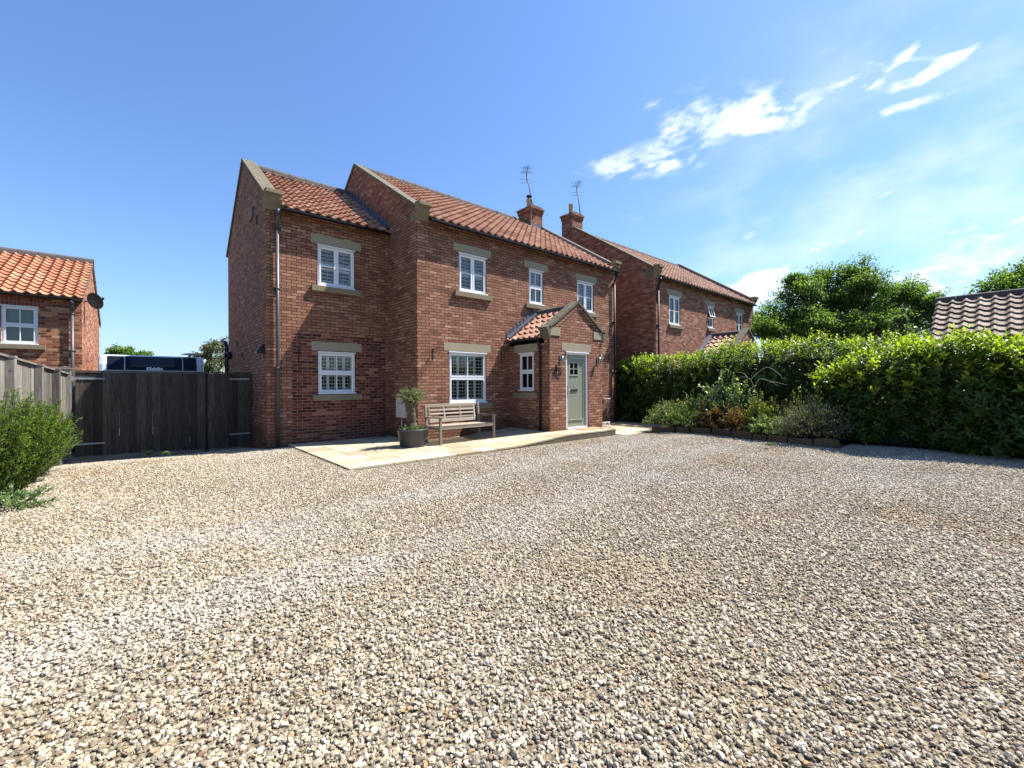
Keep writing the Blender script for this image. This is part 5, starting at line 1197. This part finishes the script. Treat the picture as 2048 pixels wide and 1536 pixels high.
# feathery bush at the left
def feather(label, c, rad, h, n, seed):
    global rng
    rng = np.random.default_rng(seed); rnd = random.Random(seed); t = thing('conifer_bush', label, 'bush', c); c = Vector(c); g = MB(); P, D, Tp, Ln = [], [], [], []
    for k in range(n):
        a = rnd.uniform(0, 6.283); q = math.sqrt(rnd.random()); b = c+Vector((rad[0]*.5*q*math.cos(a), rad[1]*.75*q*math.sin(a), 0)); hh = h(b.y)*rnd.uniform(.55, 1.08)
        lean = Vector((rad[0]*.9*math.cos(a)*q, rad[1]*.35*math.sin(a)*q, 0))+Vector((rnd.gauss(0, .06), rnd.gauss(0, .06), 0)); e_ = b+lean+Vector((0, 0, hh)); m = b.lerp(e_, .5)+lean*.12
        g.tube([b, m, e_], [.008, .005, .002], 4, cap=False)
        for s in range(int(10+hh*26)):
            u = rnd.uniform(.12, 1); p = b.lerp(m, u*2) if u < .5 else m.lerp(e_, u*2-1); ax = (e_-m).normalized()
            sp = Vector([rnd.gauss(0, 1) for _ in range(3)]); sp = (sp-ax*sp.dot(ax)).normalized(); dd = (ax*.9+sp*.75).normalized(); ln = rnd.uniform(.06, .15)*(1.15-u*.5)
            for i in range(13):
                f_ = i/12; P.append(p+dd*ln*f_); s3 = Vector([rnd.gauss(0, 1) for _ in range(3)]); D.append(dd*.9+s3*.75); Tp.append(max(0, min(1, (f_-.3)*rnd.uniform(.2, 1.3)*(.4+u*.6)))); Ln.append(rnd.uniform(.018, .032))
    Ln = np.array(Ln); g.build('stems', M_bark, t); leaves('foliage', np.array(P), np.array(D), Ln, Ln*.30, M_conifer, t, tip=np.array(Tp))
feather('feathery bright green bush in front of the silvered fence', (-6.70, -.35, 0), (.50, 2.1), lambda y: float(np.interp(y, [-2.2, -1.3, -.6, 0, .5, 1.1, 1.8], [1.36, 1.30, 1.14, .98, .84,   .70, .58])), 820, 51)
mound('weeds', 'bright green weeds sprouting at the foot of the feathery bush', 'weeds', (-6.30, -1.95, -.02), (.32, .5), .20, M_pale, 900, .04, .6, 52)
def weed(label, c, h, seed): mound('small_weed', label, 'weed', c, (h*.9, h*.9), h*.6, M_pale, 60, h*.4, .22, seed, twigs=False, tipf=.3, group='small weeds in the gravel')
weed('tiny weed in the gravel before the wide gate', (-5.1, 2.6, -.1), .12, 61); weed('second tiny weed before the wide gate, nearer the house', (-4.8, 2.35, -.1), .09, 62)
weed('tiny yellowish weed in the gravel in front of the stone edging', (5.35, -6.15, .0), .07, 63)

# ------------------------------------------------------------------ trees
def tree(name, label, base, lobes, nleaf, lsize, seed, trunk_r=.25, mtl=None, fork=.35, clump=.5, dens=1.0):
    global rng
    rng = np.random.default_rng(seed); rnd = random.Random(seed); t = thing(name, label, 'tree', base); base = Vector(base); g = MB(); P = []; D = []; Tp = []
    cz = sum((Vector(l[0]) for l in lobes), Vector())/len(lobes); fk = Vector((base.x*.5+cz.x*.5, base.y*.5+cz.y*.5, base.z+(cz.z-base.z)*fork))
    g.tube([base, base.lerp(fk, .5)+Vector((.1, .1, 0)), fk], [trunk_r*1.3, trunk_r, trunk_r*.85], 10)
    ends = []
    for (c, r) in lobes:
        c = Vector(c); mid = fk.lerp(c, .5)+Vector((rnd.gauss(0, .3), rnd.gauss(0, .3), rnd.gauss(0, .25))); g.tube([fk, fk.lerp(mid, .5)+Vector((0, 0, rnd.uniform(-.2, .2))), mid, mid.lerp(c, .6)+Vector((rnd.gauss(0, .15),)*3), c], [trunk_r*.6, trunk_r*.48, trunk_r*.36, trunk_r*.25, trunk_r*.14], 7)
        nb_ = int(26*dens*max(.6, r/1.3))
        for k in range(nb_):
            d_ = Vector([rnd.gauss(0, 1) for _ in range(3)]); d_.z = abs(d_.z)*.9-.25; d_.normalize(); s = mid.lerp(c, rnd.uniform(.2, 1)); e_ = c+d_*r*rnd.uniform(.55, 1.12); m2 = s.lerp(e_, .5)+Vector((rnd.gauss(0, .12), rnd.gauss(0, .12), .1))
            g.tube([s, m2, e_], [trunk_r*.11, trunk_r*.06, .012], 5, cap=False); ends.append((m2, e_, r))
    per = max(4, int(nleaf/len(ends)))
    for (m2, e_, r) in ends:
        for j in range(3):
            cc = m2.lerp(e_, (.35, .7, 1.0)[j]); cr = clump*r*.36*(.6, .8, 1)[j]
            for i in range(per//3):
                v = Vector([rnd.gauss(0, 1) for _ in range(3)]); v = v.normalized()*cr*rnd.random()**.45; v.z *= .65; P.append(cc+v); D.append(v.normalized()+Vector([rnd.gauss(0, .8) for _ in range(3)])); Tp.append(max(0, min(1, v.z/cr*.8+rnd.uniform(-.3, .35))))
    L = rng.uniform(.7, 1.25, len(P))*lsize
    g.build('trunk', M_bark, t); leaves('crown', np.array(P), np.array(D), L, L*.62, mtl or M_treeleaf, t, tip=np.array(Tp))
def lobe(px, py, r, f): c = at(px, py, f); return (tuple(c), r/FPX*f)
big = [lobe(1620, 648, 34, 22), lobe(1690, 655, 36, 22), lobe(1755, 650, 36, 22), lobe(1580, 690, 34, 26), lobe(1690, 695, 40, 27), lobe(1790, 700, 34, 27), lobe(1660, 610, 34, 24), lobe(1765, 610, 34, 25), lobe(1600, 592, 40, 23), lobe(1655, 562, 36, 24), lobe(1720, 548, 32, 23.5), lobe(1742, 575, 38, 22.5), lobe(1800, 585, 38, 24), lobe(1848, 596, 30, 24.5), lobe(1560, 632, 42, 23), lobe(1625, 645, 40, 24),
       lobe(1690, 640, 40, 25), lobe(1770, 640, 46, 24), lobe(1840, 645, 42, 25), lobe(1535, 660, 34, 22), lobe(1690, 600, 28, 23), lobe(1590, 560, 16, 23), lobe(1875, 612, 20, 24), lobe(1900, 660, 34, 26)]
b = at(1700, 768, 23.5); b.z = -.3
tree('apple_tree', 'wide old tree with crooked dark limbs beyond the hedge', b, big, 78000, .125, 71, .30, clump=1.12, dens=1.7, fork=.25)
b = at(2030, 768, 27); b.z = -.3
tree('garden_tree', 'dense tree rising behind the brown roofed outbuilding', b, [lobe(1990, 575, 34, 27), lobe(2030, 560, 34, 27), lobe(2070, 590, 50, 28), lobe(2020, 605, 36, 26), lobe(1975, 620, 30, 27), lobe(2090, 550, 40, 28)], 15000, .17, 72, .25, clump=1.2)
b = at(1805, 768, 15.5); b.z = 0
tree('young_tree', 'slender young tree just above the hedge by the outbuilding', b, [lobe(1803, 660, 15, 15.5), lobe(1798, 682, 22, 15.6), lobe(1815, 690, 20, 15.3), lobe(1800, 640, 8, 15.5)], 2600, .10, 73, .05, mtl=M_pale, clump=1.3)
b = at(255, 768, 32); b.z = -.4
tree('field_tree', 'low tree top showing above the caravan beside the cottage', b, [lobe(235, 704, 14, 32), lobe(262, 712, 16, 32), lobe(285, 712, 14, 33), lobe(222, 716, 12, 32), lobe(240, 730, 20, 33), lobe(280, 730, 18, 33)], 5200, .17, 74, .16, clump=1.1)
b = at(425, 768, 20); b.z = -.4
tree('willow_tree', 'loose grey green tree between the caravan and the house gable', b, [lobe(425, 700, 20, 20), lobe(405, 712, 16, 20.5), lobe(445, 695, 20, 21), lobe(418, 730, 24, 20), lobe(450, 725, 24, 21), lobe(402, 742, 20, 20)], 7500, .085, 75, .12, mtl=M_hebe, clump=1.15)
b = at(1525, 768, 30); b.z = 0
tree('far_tree', 'rounded tree beyond the right end of the neighbour house', b, [lobe(1520, 650, 26, 30), lobe(1540, 668, 30, 30), lobe(1512, 640, 12, 31), lobe(1580, 680, 34, 31), lobe(1640, 672, 30, 31), lobe(1700, 668, 32, 32), lobe(1760, 672, 32, 31), lobe(1820, 670, 32, 32)], 15000, .16, 76, .2, clump=1.2)
